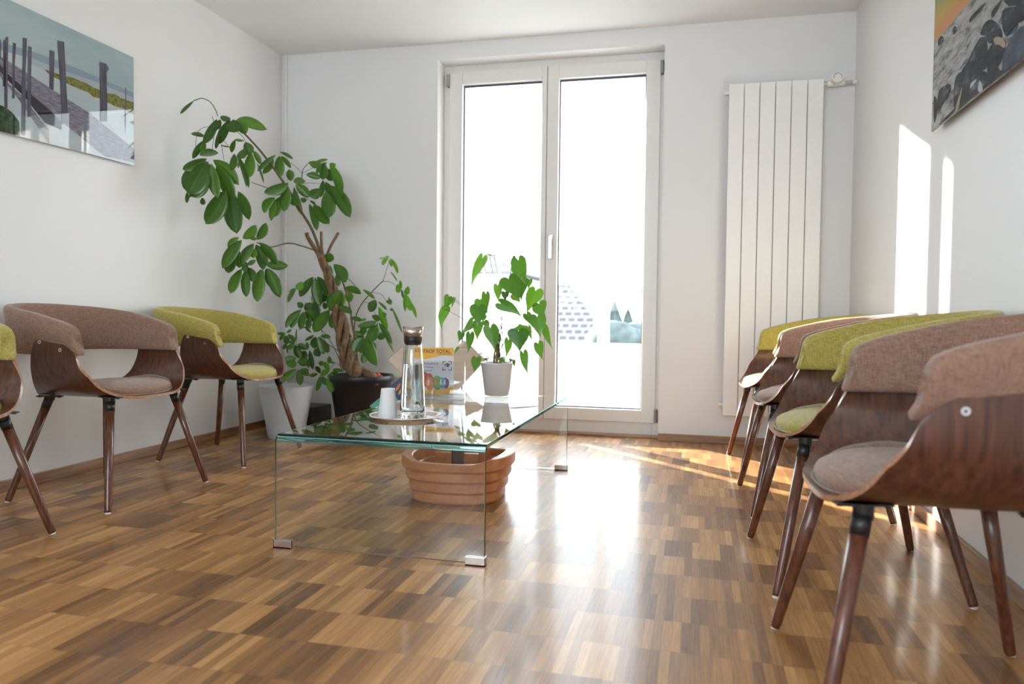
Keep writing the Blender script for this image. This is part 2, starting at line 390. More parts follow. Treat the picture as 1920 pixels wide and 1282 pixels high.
# far ground, neighbours' houses, trees: everything at its real distance
M['meadow'] = plain('meadow', (0.16, 0.19, 0.14), 0.9, noise=0.3, scale=0.4)
gv = []; gf = []; nx, ny = 24, 12
for j in range(ny+1):
    for i in range(nx+1):
        x = -60+i*5; y = 8+j*7
        z = -3.2 + 0.012*(y-8)*1.0 + 0.5*mnoise.noise(Vector((x*0.06, y*0.05, 0))) + max(0, (y-40))*0.035
        gv.append((x, y, z))
for j in range(ny):
    for i in range(nx): gf.append((j*(nx+1)+i, j*(nx+1)+i+1, (j+1)*(nx+1)+i+1, (j+1)*(nx+1)+i))
tag(mesh_obj('hillside', gv, gf, M['meadow'], smooth=True), None, None, kind='structure')
a = gp(900, 512, 17); b_ = gp(966, 512, 17)
house('neighbour_house', 'neighbouring house with grey tiled roof seen through the left pane', a.x-5.2, b_.x+0.1, 17, 22, -3.4, a.z, gp(900, 466, 19.5).z, (a.x-3.0, gp(903, 470, 19.5).x))
a = gp(1058, 640, 27); b_ = gp(1122, 572, 27)
house('neighbour_house', 'low tiled house roof above the parapet in the right pane', a.x-2.6, b_.x+0.5, 27, 33, -3.4, gp(1090, 646, 27).z, gp(1066, 533, 30).z, (a.x-1.8, gp(1066, 540, 30).x))
M['conifer'] = plain('conifer_needles', (0.055, 0.075, 0.075), 0.9, noise=0.4, scale=3)
M['bark'] = plain('bark', (0.16, 0.10, 0.07), 0.9, noise=0.2)
def conifer(px, ytop, Y, r, label):
    tip = gp(px, ytop, Y); base = -3.3; hgt = tip.z-base
    t = thing('fir_tree', label, 'tree', (tip.x, Y, base), group='fir trees beyond the balcony')
    m_ = MB(); n = 14
    for k in range(9):
        z0 = 0.18*hgt+k*hgt*0.088; rr = r*(1-k/9.6)
        vs = [(0, 0, min(hgt, z0+hgt*0.19))]
        for i in range(n*2):
            q = rr*(1.0 if i % 2 == 0 else 0.72)*(0.85+0.3*random.random()); aa = pi*i/n
            vs.append((q*cos(aa), q*sin(aa), z0-0.05*hgt*random.random()))
        m_.add(vs, [(0, i+1, (i+1) % (2*n)+1) for i in range(2*n)]+[tuple(range(2*n, 0, -1))])
    m_.build('foliage', M['conifer'], t)
    m_ = MB(); m_.tube([(0, 0, 0), (0, 0, hgt*0.5)], [0.16, 0.1], 8); m_.build('trunk', M['bark'], t)
conifer(1153, 560, 37, 1.5, 'left one of two pale fir trees above the parapet')
conifer(1178, 572, 41, 1.4, 'right one of two pale fir trees above the parapet')
# bushes on the slope
m = MB(); 
def blob(mb, c, r, n=10, sq=0.8):
    vs = []; fs = []
    for j in range(n//2+1):
        ph = pi*j/(n//2)
        for i in range(n):
            th = 2*pi*i/n; d = Vector((sin(ph)*cos(th), sin(ph)*sin(th), cos(ph)*sq))
            q = 1+0.25*mnoise.noise(d*2+Vector(c)); vs.append(Vector(c)+d*r*q)
    for j in range(n//2):
        for i in range(n): fs.append((j*n+i, j*n+(i+1) % n, (j+1)*n+(i+1) % n, (j+1)*n+i))
    mb.add(vs, fs)
for k in range(70):
    c = gp(1144+k*1.1, 600+random.uniform(-8, 45)+k*0.2, 23+random.uniform(-1, 1)); blob(m, (c.x, c.y, c.z-0.6), random.uniform(0.35, 0.8))
tag(m.build('hillside_bushes', M['conifer'], smooth=True), 'pale grey-green bushes on the slope behind the balcony', 'bushes', kind='stuff')
# dried twig plant on the balcony
m = MB(); b0 = Vector((-0.93, 5.55, 0.05))
for k in range(5):
    p = [b0+Vector((0.01*k-0.02, 0, 0))]; d = Vector((random.uniform(-0.5, 0.3), random.uniform(-.1, .1), 1))
    for j in range(5): p.append(p[-1]+d*0.045+Vector((random.uniform(-.012, .012), 0, 0)))
    m.tube(p, [0.0022]*3+[0.0012]*3, 5)
    for q in p[1:]:
        if random.random() < 0.7: blob(m, q, random.uniform(0.004, 0.010), 6)
M['dry'] = plain('dry_twig', (0.26, 0.16, 0.09), 0.9)
tag(m.build('dried_twig', M['dry']), 'small dried brown twig plant outside on the balcony floor', 'dried plant')

# ================================================================== RADIATOR
t = thing('radiator', 'tall white flat-panel radiator mounted on the wall right of the door', 'radiator', (0.42, D-0.08, 0.18))
x0, x1, nP = 0.158, 0.680, 6; wP = (x1-x0)/nP
for k in range(nP):
    a = x0+k*wP-0.42
    m = MB(); m.box(a+0.002, a+wP-0.002, 0, 0.012, 0, 1.945); m.build('panel', M['rad'], t, bevel=0.002)
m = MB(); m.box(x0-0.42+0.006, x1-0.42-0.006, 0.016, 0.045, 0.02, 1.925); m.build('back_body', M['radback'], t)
for zz in (0.25, 1.7):
    for xx in (-0.18, 0.14): m = MB(); m.box(xx, xx+0.04, 0.045, 0.079, zz, zz+0.06); m.build('wall_bracket', M['rad'], t)
for zz in (0.06, 1.90):
    m = MB(); m.tube([(x0-0.42+0.006, 0.03, zz), (x0-0.42-0.022, 0.03, zz)], 0.011, 12); m.build('vent_plug', M['rad'], t)
m = MB(); xb = x1-0.42
m.tube([(xb-0.006, 0.03, 1.925), (xb+0.016, 0.03, 1.925)], 0.013, 8)
m.tube([(xb+0.016, 0.03, 1.925), (xb+0.028, 0.03, 1.925)], 0.009, 12)
m2 = MB(); m2.tube([(xb+0.11, 0.03, 1.925), (xb+0.155, 0.03, 1.925)], 0.009, 12); m2.build('valve_body', M['metal'], t)
vb = m.build('valve_body', M['metal'], t, smooth=False)
m = MB(); m.tube([(xb+0.02, 0.035, 1.923), (xb+0.115, 0.035, 1.925)], [0.018, 0.015], 16); m.tube([(xb+0.068, 0.05, 1.935), (xb+0.068, -0.02, 1.945)], [0.031, 0.031], 28)
th = m.build('thermostat_head', M['rad'], t, bevel=0.003)
m = MB(); n = 28; c = Vector((xb+0.068, -0.0212, 1.945)); ring = []
for r in (0.020, 0.0225):
    for k in range(n): ring.append(c+Vector((r*cos(2*pi*k/n), 0, r*sin(2*pi*k/n))))
m.add(ring, [(k, (k+1) % n, n+(k+1) % n, n+k) for k in range(n)]); m.build('dial_ring', M['gasket'], th)
m = MB(); m.tube([(xb+0.155, 0.03, 1.925), (XR-0.42-0.001, 0.03, 1.925)], 0.014, 12); m.build('wall_pipe', M['rad'], t)

# ================================================================== CHAIRS
def shell_grid(nv=18, off=0.0):
    U = [(0, .408), (.10, .410), (.165, .4195), (.222, .444), (.259, .481), (.279, .53), (.2865, .575), (.2865, .615), (.284, .655)]
    XF = [.228, .225, .210, .184, .162, .141, .125, .115, .104]
    XB = [-.235, -.228, -.190, -.143, -.118, -.105, -.098, -.093, -.084]
    pts = cr([(U[i][0], U[i][1], 0) for i in range(9)], 4); xf = [v.x for v in cr([(a, 0, 0) for a in XF], 4)]; xb = [v.x for v in cr([(a, 0, 0) for a in XB], 4)]
    rows = []
    idx = list(range(len(pts)-1, 0, -1))+list(range(len(pts)))
    sgn = [-1]*(len(pts)-1)+[1]*len(pts)
    def P(i, v):
        x = xb[i]+(xf[i]-xb[i])*v; y = pts[i].x; z = pts[i].y
        if z > 0.50:
            wv = (z-0.50)/0.155; ztop = 0.617+(0.085-x)*0.27 
            if v > 0.7: ztop -= 0.024*((v-0.7)/0.3)**2
            if v < 0.2: ztop -= 0.03*((0.2-v)/0.2)**2
            z = 0.50+wv*(ztop-0.50)
        return x, y, z
    for i, s in zip(idx, sgn): rows.append([(P(i, k/nv)[0], s*P(i, k/nv)[1], P(i, k/nv)[2]) for k in range(nv+1)])
    return rows
def shell_mesh(parent):
    R = shell_grid(); nr, nc = len(R), len(R[0]); V = [[Vector(p) for p in r] for r in R]
    T = 0.011; inner = []
    for i in range(nr):
        row = []
        for j in range(nc):
            du = V[min(i+1, nr-1)][j]-V[max(i-1, 0)][j]; dv = V[i][min(j+1, nc-1)]-V[i][max(j-1, 0)]
            n = dv.cross(du); n.normalize()
            c = Vector((V[i][j].x, 0, 0.75))
            if n.dot(c-V[i][j]) < 0: n = -n
            row.append(V[i][j]+n*T)
        inner.append(row)
    vs = [v for r in V for v in r]+[v for r in inner for v in r]; o = nr*nc; f = []; fm = []
    q = lambda i, j: i*nc+j
    for i in range(nr-1):
        for j in range(nc-1):
            f.append((q(i, j), q(i, j+1), q(i+1, j+1), q(i+1, j))); fm.append(0)
            f.append((o+q(i, j), o+q(i+1, j), o+q(i+1, j+1), o+q(i, j+1))); fm.append(0)
    for i in range(nr-1):
        for j in (0, nc-1): f.append((q(i, j), q(i+1, j), o+q(i+1, j), o+q(i, j))); fm.append(1)
    for j in range(nc-1):
        for i in (0, nr-1): f.append((q(i, j), q(i, j+1), o+q(i, j+1), o+q(i, j))); fm.append(1)
    ob = mesh_obj('seat_shell', vs, f, None, parent, smooth=True, mats=[M['walnut'], M['plyedge']], fm=fm)
    me = ob.data
    for e in me.edges: e.use_edge_sharp = False
    bm = bmesh.new(); bm.from_mesh(me)
    for e in bm.edges:
        if len(e.link_faces) == 2 and e.link_faces[0].material_index != e.link_faces[1].material_index: e.smooth = False
    bm.to_mesh(me); bm.free()
    return ob
def u_z(y):
    y = abs(y); U = [(0, .408), (.10, .410), (.165, .4195), (.222, .444), (.259, .481)]
    for (a, za), (b, zb) in zip(U, U[1:]):
        if y <= b: return za+(zb-za)*(y-a)/(b-a)
    return .49
def cushion(parent, mat):
    n, k = 48, 8; vs = []; f = []; cx, ax, ay = 0.016, 0.198, 0.228
    def pt(r, th, top):
        c, s = cos(th), sin(th); e = 2/2.3
        x = cx+ax*r*abs(c)**e*(1 if c >= 0 else -1); y = ay*r*abs(s)**e*(1 if s >= 0 else -1)
        zb = u_z(y)+0.012
        if not top: return (x, y, zb)
        dome = 0.034*(max(0, 1-r**2.6))**0.55
        return (x, y, zb*0.45+0.55*0.432+0.012+dome) if r < 0.999 else (x, y, zb+0.014)
    prof = [(0.02, 1), (.3, 1), (.55, 1), (.75, 1), (.88, 1), (.95, 1), (.985, 1)]
    rings = [[pt(r, 2*pi*i/n, True) for i in range(n)] for r, _ in prof]
    rings.append([(p[0], p[1], u_z(p[1])+0.012+0.016) for p in [pt(1.0, 2*pi*i/n, True) for i in range(n)]])
    rings.append([(p[0], p[1], u_z(p[1])+0.012+0.004) for p in [pt(0.995, 2*pi*i/n, False) for i in range(n)]])
    rings.append([(p[0], p[1], u_z(p[1])+0.009) for p in [pt(0.97, 2*pi*i/n, False) for i in range(n)]])
    vs = [p for r in rings for p in r]
    for a in range(len(rings)-1):
        for i in range(n): f.append((a*n+i, a*n+(i+1) % n, (a+1)*n+(i+1) % n, (a+1)*n+i))
    f.append(tuple(range(n))); f.append(tuple((len(rings)-1)*n+i for i in range(n-1, -1, -1)))
    o = mesh_obj('seat_cushion', vs, f, mat, parent, smooth=True)
    m_ = MB(); pp = [Vector((cx+(x-cx)*1.012, y*1.012, u_z(y)+0.0135)) for x, y, z in [pt(1.0, 2*pi*i/n, False) for i in range(n)]]
    m_.tube(pp+[pp[0]], 0.0028, 6, cap=False); m_.build('piping', mat, o, smooth=True)
    return o
def pad(parent, mat):
    # half path from arm front (y<0 side mirrored later): x, y, z top, lean
    C = [(.117, .256, .645), (.102, .2575, .678), (.05, .261, .708), (-.05, .265, .735), (-.125, .262, .752), (-.20, .236, .765), (-.262, .190, .775), (-.302, .128, .781), (-.322, .062, .785), (-.328, 0, .786)]
    half = cr(C, 4)
    path = [Vector((p.x, -p.y, p.z)) for p in half]+[Vector((p.x, p.y, p.z)) for p in reversed(half[:-1])]
    np_ = len(path); rings = []; NS = 22
    for i, p in enumerate(path):
        a = path[max(i-1, 0)]; b = path[min(i+1, np_-1)]
        t = Vector((b.x-a.x, b.y-a.y, 0)).normalized(); nrm = Vector((t.y, -t.x, 0))     # outward
        c = Vector((p.x, p.y, 0))
        if nrm.dot(c-Vector((-0.02, 0, 0))) < 0: nrm = -nrm
        zb, zt = 0.585, p.z; zb += (0.010, 0.003, 0)[min(min(i, np_-1-i), 2)]; hh = (zt-zb)/2; zc = (zt+zb)/2; th = 0.021
        e = min(i, np_-1-i); s = 1.0; sh = 0.0
        if e == 0: s = 0.55
        elif e == 1: s = 0.86
        wback = max(0, min(1, (-p.x-0.10)/0.15)); lean = 0.004+0.028*wback
        ring = []
        for k in range(NS):
            an = 2*pi*k/NS; ca, sa = cos(an), sin(an)
            nn = abs(ca)**0.62*(1 if ca >= 0 else -1)*th*s
            zz = zc+abs(sa)**0.42*(1 if sa >= 0 else -1)*hh*(0.97 if e == 0 else 1)
            up = (zz-zb)/(zt-zb)
            ztop_panel = 0.617+(0.085-p.x)*0.27-(0.024*max(0, (p.x-0.03)/0.08)**2)
            o = lean*up
            if nn > 0 and p.x > -0.16:
                o += 0.013*max(0, min(1, (zz-ztop_panel+0.002)/0.018))*(1-wback)*min(1, e/4)
                if zz < ztop_panel-0.002 and p.x > -0.105: nn = min(nn+o, 0.2735-abs(p.y))-o
            shx = 0
            if e < 6: shx = -0.034*(1-e/6)*up
            ring.append(c+nrm*(nn+o)+Vector((shx, 0, zz)))
        rings.append(ring)
    vs = [v for r in rings for v in r]; f = []
    for i in range(np_-1):
        for k in range(NS): f.append((i*NS+k, i*NS+(k+1) % NS, (i+1)*NS+(k+1) % NS, (i+1)*NS+k))
    for i, sgn in ((0, 1), (np_-1, -1)):
        c = sum(rings[i], Vector())/NS; c = c+Vector((0.004, 0, 0)); vs.append(c); ci = len(vs)-1
        for k in range(NS): f.append((i*NS+k, i*NS+(k+1) % NS, ci))
    return mesh_obj('backrest_pad', vs, f, mat, parent, smooth=True)
def leg_parts(parent, sx, sy):
    foot = Vector((0.25*sx, (0.285 if sx > 0 else 0.252)*sy, 0.004)); top = Vector((0.165*sx if sx > 0 else -0.150, 0.178*sy if sx > 0 else 0.150*sy, 0.4075))
    d = (top-foot)
    m_ = MB(); m_.tube([foot, foot+d*0.02, foot+d*0.45, foot+d*0.9], [0.0112, 0.0124, 0.0148, 0.0165], 20)
    lg = m_.build('leg', M['leg'], parent, smooth=False)
    for p in lg.data.polygons: p.use_smooth = len(p.vertices) == 4
    m_ = MB(); m_.tube([foot+d*0.898, foot+d*0.985], [0.0174, 0.0176], 20); fe = m_.build('ferrule', M['black'], lg, smooth=False)
    for p in fe.data.polygons: p.use_smooth = len(p.vertices) == 4
    m_ = MB(); m_.tube([foot-Vector((0, 0, 0.004)), foot+Vector((0, 0, 0.0025))], 0.0105, 14); m_.build('foot_glide', M['glide'], lg)
    m_ = MB(); ang = math.atan2(sy, sx)
    mt = Matrix.Translation(top) @ Matrix.Rotation(0.15*sy*sx, 4, 'Z')
    zz = u_z(abs(top.y)+0.01)-0.4075
    m_.box(-0.05, 0.05, -0.013, 0.013, zz-0.010, zz-0.006, mat4=mt); m_.tube([mt @ Vector((0.042, 0, zz-0.013)), mt @ Vector((0.042, 0, zz-0.004))], 0.006, 8); m_.tube([mt @ Vector((-0.042, 0, zz-0.013)), mt @ Vector((-0.042, 0, zz-0.004))], 0.006, 8)
    m_.tube([mt @ Vector((0, 0, -0.012)), mt @ Vector((0, 0, zz-0.006))], 0.0185, 14)
    m_.build('mounting_bracket', M['black'], parent)
def make_chair(mat, label, group):
    t_ = thing('armchair', label, 'chair', (0, 0, 0), 0, group)
    shell_mesh(t_); cushion(t_, mat); pad(t_, mat)
    for sx in (1, -1):
        for sy in (1, -1): leg_parts(t_, sx, sy)
    for sy in (1, -1):
        for (x, z) in ((-.055, .634), (.040, .606)):
            y = 0.2855*sy; m_ = MB(); m_.tube([(x, y-0.002*sy, z), (x, y+0.0022*sy, z)], [0.0085, 0.0075], 16)
            sc_ = m_.build('screw', M['chrome'], t_)
            m_ = MB(); m_.tube([(x, y+0.0021*sy, z), (x, y+0.0026*sy, z)], 0.0028, 6); m_.build('screw_socket', M['black'], sc_)
    return t_
def copy_tree(o, parent=None):
    c = o.copy(); COL.objects.link(c)
    if parent: c.parent = parent
    for ch in [q for q in bpy.data.objects if q.parent == o]: copy_tree(ch, c)
    return c
bpy.context.view_layer.update()
GL = 'bentwood armchairs along the left wall'; GR = 'bentwood armchairs along the right wall'
ch_b = make_chair(M['brown'], 'taupe brown upholstered bentwood armchair between the two green ones on the left', GL)
ch_g = make_chair(M['green'], 'lime green bentwood armchair on the left, in front of the white bin', GL)
def place(o, x, y, deg, label=None, group=None):
    o.location = (x, y, 0); o.rotation_euler = (0, 0, radians(deg))
    if label: o['label'] = label
    if group: o['group'] = group
place(ch_b, -2.363, 2.660, -0.8); place(ch_g, -2.388, 3.545, 1.5)
for src, x, y, dg, lab, grp in (
    (ch_g, -2.352, 1.82, 0, 'lime green bentwood armchair cut off by the left edge of the photo', GL),
    (ch_g, 0.455, 4.085, 184, 'farthest lime green armchair on the right, standing beside the radiator', GR),
    (ch_b, 0.462, 3.275, 182, 'taupe brown armchair between the two green ones on the right', GR),
    (ch_g, 0.458, 2.440, 183, 'lime green armchair between the two brown ones on the right', GR),
    (ch_b, 0.458, 1.650, 181.5, 'nearest taupe brown armchair at the right edge, legs cut off below', GR)):
    place(copy_tree(src), x, y, dg, lab, grp)

# ================================================================== GLASS TABLE
TX0, TX1, TY0, TY1, TZ, TT, TR = -1.305, -0.605, 2.172, 3.668, 0.366, 0.012, 0.024
t = thing('coffee_table', 'low coffee table bent from one clear glass sheet in the middle of the floor', 'table', ((TX0+TX1)/2, (TY0+TY1)/2, 0))
cx, cy = (TX0+TX1)/2, (TY0+TY1)/2
def prof(o):
    z = TZ-o; p = [(TY0+o, 0.006)]
    for k in range(9): a = pi-k*pi/16; p.append((TY0+TR+(TR-o)*cos(a), TZ-TR+(TR-o)*sin(a)))
    for k in range(9): a = pi/2-k*pi/16; p.append((TY1-TR+(TR-o)*cos(a), TZ-TR+(TR-o)*sin(a)))
    p.append((TY1-o, 0.006)); return p
po, pi_ = prof(0), prof(TT); loop = po+pi_[::-1]; n = len(loop)
vs = [(x-cx, y-cy, z) for x in (TX0, TX1) for y, z in loop]
f = [(k, (k+1) % n, n+(k+1) % n, n+k) for k in range(n)]
np2 = len(po)
for s in (0, n):
    for k in range(np2-1): f.append((s+k, s+k+1, s+n-2-k, s+n-1-k))
tb = mesh_obj('glass_sheet', vs, f, None, t, mats=[M['tglass'], M['tedge'], M['tbend']], fm=[2 if (1 <= k <= 8 or n-10 <= k <= n-3) else 0 for k in range(n)]+[1]*(len(f)-n))
bv = tb.modifiers.new('polish', 'BEVEL'); bv.width = 0.0018; bv.segments = 2; bv.limit_method = 'ANGLE'; bv.angle_limit = radians(60)
for p in tb.data.polygons: p.use_smooth = abs(p.normal.x) < 0.5
bm = bmesh.new(); bm.from_mesh(tb.data)
for e in bm.edges:
    if len(e.link_faces) == 2 and e.calc_face_angle(0) > radians(35): e.smooth = False
bm.to_mesh(tb.data); bm.free()
for fx, sx in ((TX0, 1), (TX1, -1)):
    for fy, sy in ((TY0, 1), (TY1, -1)):
        m = MB(); a, b_ = sorted((fx-sx*0.004, fx+sx*0.060)); c, d = sorted((fy-sy*0.004, fy-sy*0.0005)); c2, d2 = sorted((fy+sy*0.0125, fy+sy*0.016))
        m.box(a-cx, b_-cx, c-cy, d-cy, 0.0, 0.027); m.box(a-cx, b_-cx, c2-cy, d2-cy, 0.0, 0.027); m.box(a-cx, b_-cx, min(c, c2)-cy, max(d, d2)-cy, 0.0, 0.0055)
        g0, g1 = sorted((fx-sx*0.004, fx-sx*0.0005)); m.box(g0-cx, g1-cx, min(c, c2)-cy, max(d, d2)-cy, 0, 0.030)
        m.build('foot_clip', M['clip'], t, bevel=0.001)

# tray, cup stack, carafe
tc0 = Vector((-1.052, 2.668, TZ+0.0005))
m = MB(); rp = []
prof_t = [(0.0, 0.0), (0.100, 0.0), (0.104, 0.001), (0.118, 0.007), (0.134, 0.0095), (0.138, 0.0105), (0.1385, 0.0118), (0.136, 0.0125), (0.118, 0.0095), (0.104, 0.0035), (0.098, 0.002), (0.0, 0.002)]
m.lathe(prof_t, 72); tr = m.build('serving_tray', M['chrome'], smooth=True); tr.location = tc0
tag(tr, 'round silver serving tray on the glass table under carafe and cup', 'tray')
m = MB()
for k in range(90):
    a = 2*pi*k/90; blob(m, (0.1365*cos(a), 0.1365*sin(a), 0.0122), 0.0030, 6)
m.build('beaded_rim', M['chrome'], tr, smooth=True)
M['cup'] = plain('white_cup_plastic', (0.80, 0.79, 0.78), 0.45, noise=0.01)
m = MB(); zb = 0.0
m.lathe([(0.0345, 0.0), (0.0352, 0.002), (0.0345, 0.010), (0.0265, 0.098), (0.0262, 0.104), (0.0245, 0.1085), (0.0, 0.1085)], 40)
cu = m.build('drinking_cup', M['cup'], smooth=True); cu.location = (-1.108, 2.622, TZ+0.0135-0.008)
tag(cu, 'white plastic cup turned upside down on the tray beside the carafe', 'cup')
car = thing('water_carafe', 'tall clear glass water carafe with steel lid standing on the silver tray', 'carafe', (-1.030, 2.672, TZ+0.003))
m = MB()
outer = [(0.0, 0), (0.044, 0), (0.0478, 0.003), (0.0482, 0.012), (0.046, 0.06), (0.0425, 0.13), (0.038, 0.20), (0.0345, 0.25), (0.0325, 0.285), (0.0330, 0.290)]
inner = [(0.0305, 0.290), (0.0300, 0.285), (0.0318, 0.25), (0.0352, 0.20), (0.0397, 0.13), (0.0432, 0.06), (0.0450, 0.022), (0.040, 0.016), (0.0, 0.014)]
m.lathe(outer+inner, 56); m.build('glass_body', M['cglass'], car, smooth=True)
m = MB(); m.lathe([(0.0, 0.0145), (0.0401, 0.0165), (0.04495, 0.0225), (0.0431, 0.06), (0.0396, 0.13), (0.0353, 0.1985), (0.0349, 0.2015), (0.0, 0.2010)], 56); m.build('water', M['water'], car, smooth=True)
m = MB(); m.lathe([(0.0, 0.272), (0.0285, 0.272), (0.0295, 0.275), (0.0340, 0.289), (0.0340, 0.302), (0.0, 0.302)], 48); m.build('seal_ring', M['black'], car)
m = MB(); n = 56; rings = []
for r, z, w_ in ((0.0335, 0.302, 0), (0.0385, 0.341, 1), (0.0372, 0.341, 1), (0.030, 0.318, 0), (0.0, 0.316, 0)):
    rings.append([Vector((r*cos(2*pi*k/n), r*sin(2*pi*k/n), z-w_*0.006*(0.5+0.5*cos(4*pi*k/n+1.6)))) for k in range(n)])
vs = [v for r in rings for v in r]; fs = [(i*n+k, i*n+(k+1) % n, (i+1)*n+(k+1) % n, (i+1)*n+k) for i in range(4) for k in range(n)]; fs.append(tuple(range(n)))
m.add(vs, fs); m.build('pouring_lid', M['steel'], car, smooth=True)

# ---- leaflet card in acrylic stand
SY = 3.36
pc = ony(817, 748, SY); yawc = math.atan2(-pc.x, pc.y)     # card turned to the room
st = thing('leaflet_stand', 'clear acrylic leaflet stand on the table behind the carafe', 'stand', (pc.x, SY, TZ+0.0008), yawc*0.75)
m = MB()
m.box(-0.062, 0.137, -0.012, -0.009, 0.0, 0.175); m.box(-0.100, 0.137, 0.020, 0.023, 0, 0.12)
m.box(-0.100, 0.137, -0.050, 0.045, 0.0, 0.003); m.box(0.134, 0.137, -0.009, 0.020, 0.003, 0.172); m.box(-0.100, 0.137, -0.012, -0.009, 0.0, 0.02)
m.build('acrylic_body', M['acryl'], st)
cd = thing('product_card', 'yellow and white product card reading NUTROF TOTAL in the acrylic stand', 'card', (pc.x, SY, TZ+0.0045), yawc*0.75)
def pmat(name, col, rough=0.35): return plain(name, col, rough, noise=0.02)
M['pw'] = pmat('print_white', (0.72, 0.72, 0.74)); M['py'] = pmat('print_yellow', (0.80, 0.42, 0.03)); M['pk'] = pmat('print_black', (0.03, 0.025, 0.02))
M['pr'] = pmat('print_red', (0.50, 0.05, 0.03)); M['po'] = pmat('print_orange', (0.72, 0.22, 0.05)); M['pg'] = pmat('print_green', (0.16, 0.33, 0.05)); M['pb'] = pmat('print_blue', (0.03, 0.30, 0.45)); M['pp'] = pmat('print_purple', (0.15, 0.03, 0.13))
cw0, cw1, chh, YF = -0.098, 0.082, 0.232, 0.0
m = MB(); m.box(cw0, cw1, YF, YF+0.004, 0, chh); m.build('card_board', M['pw'], cd)
def flat(name, pts, k, mat, par, yy=YF, thick=0.0002):
    """thin printed shape lying on the card front (local x, z)"""
    y0 = yy-0.00025*k-thick; n_ = len(pts)
    vs = [(a, y0, b) for a, b in pts]+[(a, y0+thick, b) for a, b in pts]
    return mesh_obj(name, vs, [tuple(range(n_))]+[tuple(range(2*n_-1, n_-1, -1))]+[(i, (i+1) % n_, n_+(i+1) % n_, n_+i) for i in range(n_)], mat, par)
wave = [(cw1, chh-0.040), (0.05, chh-0.036), (0.02, chh-0.038), (-0.01, chh-0.046), (-0.045, chh-0.054), (-0.08, chh-0.054), (cw0, chh-0.050)]
flat('yellow_header', [(cw0, chh), (cw1, chh)]+wave, 1, M['py'], cd)
flat('yellow_footer', [(cw0, 0), (cw1, 0), (cw1, 0.050), (0.06, 0.046), (0.02, 0.036), (-0.03, 0.032), (cw0, 0.030)], 1, M['py'], cd)
RT = (radians(90), 0, 0)
text_mesh('card_title', 'NUTROF TOTAL', 0.0235, M['pk'], cd, (-0.092, YF-0.0009, chh-0.025), RT, bold=0.0003, xs=0.91)
flat('title_underline', [(0.005, chh-0.0315), (0.070, chh-0.0315), (0.070, chh-0.0295), (0.005, chh-0.0295)], 3, M['pr'], cd)
for k, s in enumerate(('Mit Beitragsformel', 'zur Erhaltung', 'der Sehkraft.')):
    text_mesh('card_text', s, 0.0118, M['pk'], cd, (-0.074, YF-0.0006, chh-0.078-k*0.0165), RT, xs=0.95)
ex, ez, q = 0.052, 0.148, 0.022
for (sx, sz, mm) in ((-1, 1, M['pg']), (1, 1, M['pr']), (-1, -1, M['pp']), (1, -1, M['pb'])):
    a, b_ = ex+sx*q, ez+sz*q; w_ = 0.0045
    flat('corner_mark', [(a, b_), (a-sx*0.015, b_), (a-sx*0.015, b_-sz*w_), (a-sx*w_, b_-sz*w_), (a-sx*w_, b_-sz*0.015), (a, b_-sz*0.015)], 1, mm, cd)
el = lambda cx_, cz_, a, b, n_=20, r=0: [(cx_+a*cos(2*pi*k/n_)*cos(r)-b*sin(2*pi*k/n_)*sin(r), cz_+a*cos(2*pi*k/n_)*sin(r)+b*sin(2*pi*k/n_)*cos(r)) for k in range(n_)]
flat('eye_white', [(ex-0.016, ez-0.001), (ex-0.008, ez+0.006), (ex, ez+0.008), (ex+0.010, ez+0.005), (ex+0.015, ez-0.003), (ex+0.006, ez-0.006), (ex-0.006, ez-0.006)], 1, pmat('print_grey', (0.45, 0.45, 0.5)), cd)
flat('eye_lid', [(ex-0.017, ez-0.001), (ex-0.009, ez+0.008), (ex+0.001, ez+0.012), (ex+0.011, ez+0.009), (ex+0.016, ez), (ex+0.009, ez+0.005), (ex, ez+0.007), (ex-0.009, ez+0.004)], 2, M['pk'], cd)
flat('eye_iris', el(ex+0.003, ez, 0.006, 0.006), 3, M['pb'], cd); flat('eye_pupil', el(ex+0.003, ez, 0.003, 0.003), 4, M['pk'], cd)
for k, (a, b_, ra, rb, mm) in enumerate(((-0.052, 0.084, 0.020, 0.036, 'pr'), (-0.030, 0.090, 0.016, 0.022, 'pr'), (0.046, 0.067, 0.016, 0.025, 'pp'), (0.028, 0.068, 0.016, 0.026, 'pb'), (-0.028, 0.063, 0.020, 0.032, 'po'), (0.006, 0.068, 0.022, 0.034, 'pg'))):
    fo = flat('painted_fruit', el(a, b_, ra, rb, 24, 0.1), 2+k, M[mm], cd)
    flat('fruit_highlight', el(a-ra*0.3, b_+rb*0.2, ra*0.22, rb*0.5, 14, -0.1), 9, M['po' if mm in ('pg', 'pr') else 'pw'], fo)
text_mesh('card_footer_text', 'Thea', 0.013, M['pk'], cd, (0.052, YF-0.0006, 0.012), RT)
flat('logo_ring', el(0.045, 0.0165, 0.0042, 0.0042, 16), 2, M['pk'], cd); flat('logo_ring_inner', el(0.045, 0.0165, 0.0026, 0.0026, 16), 3, M['py'], cd)

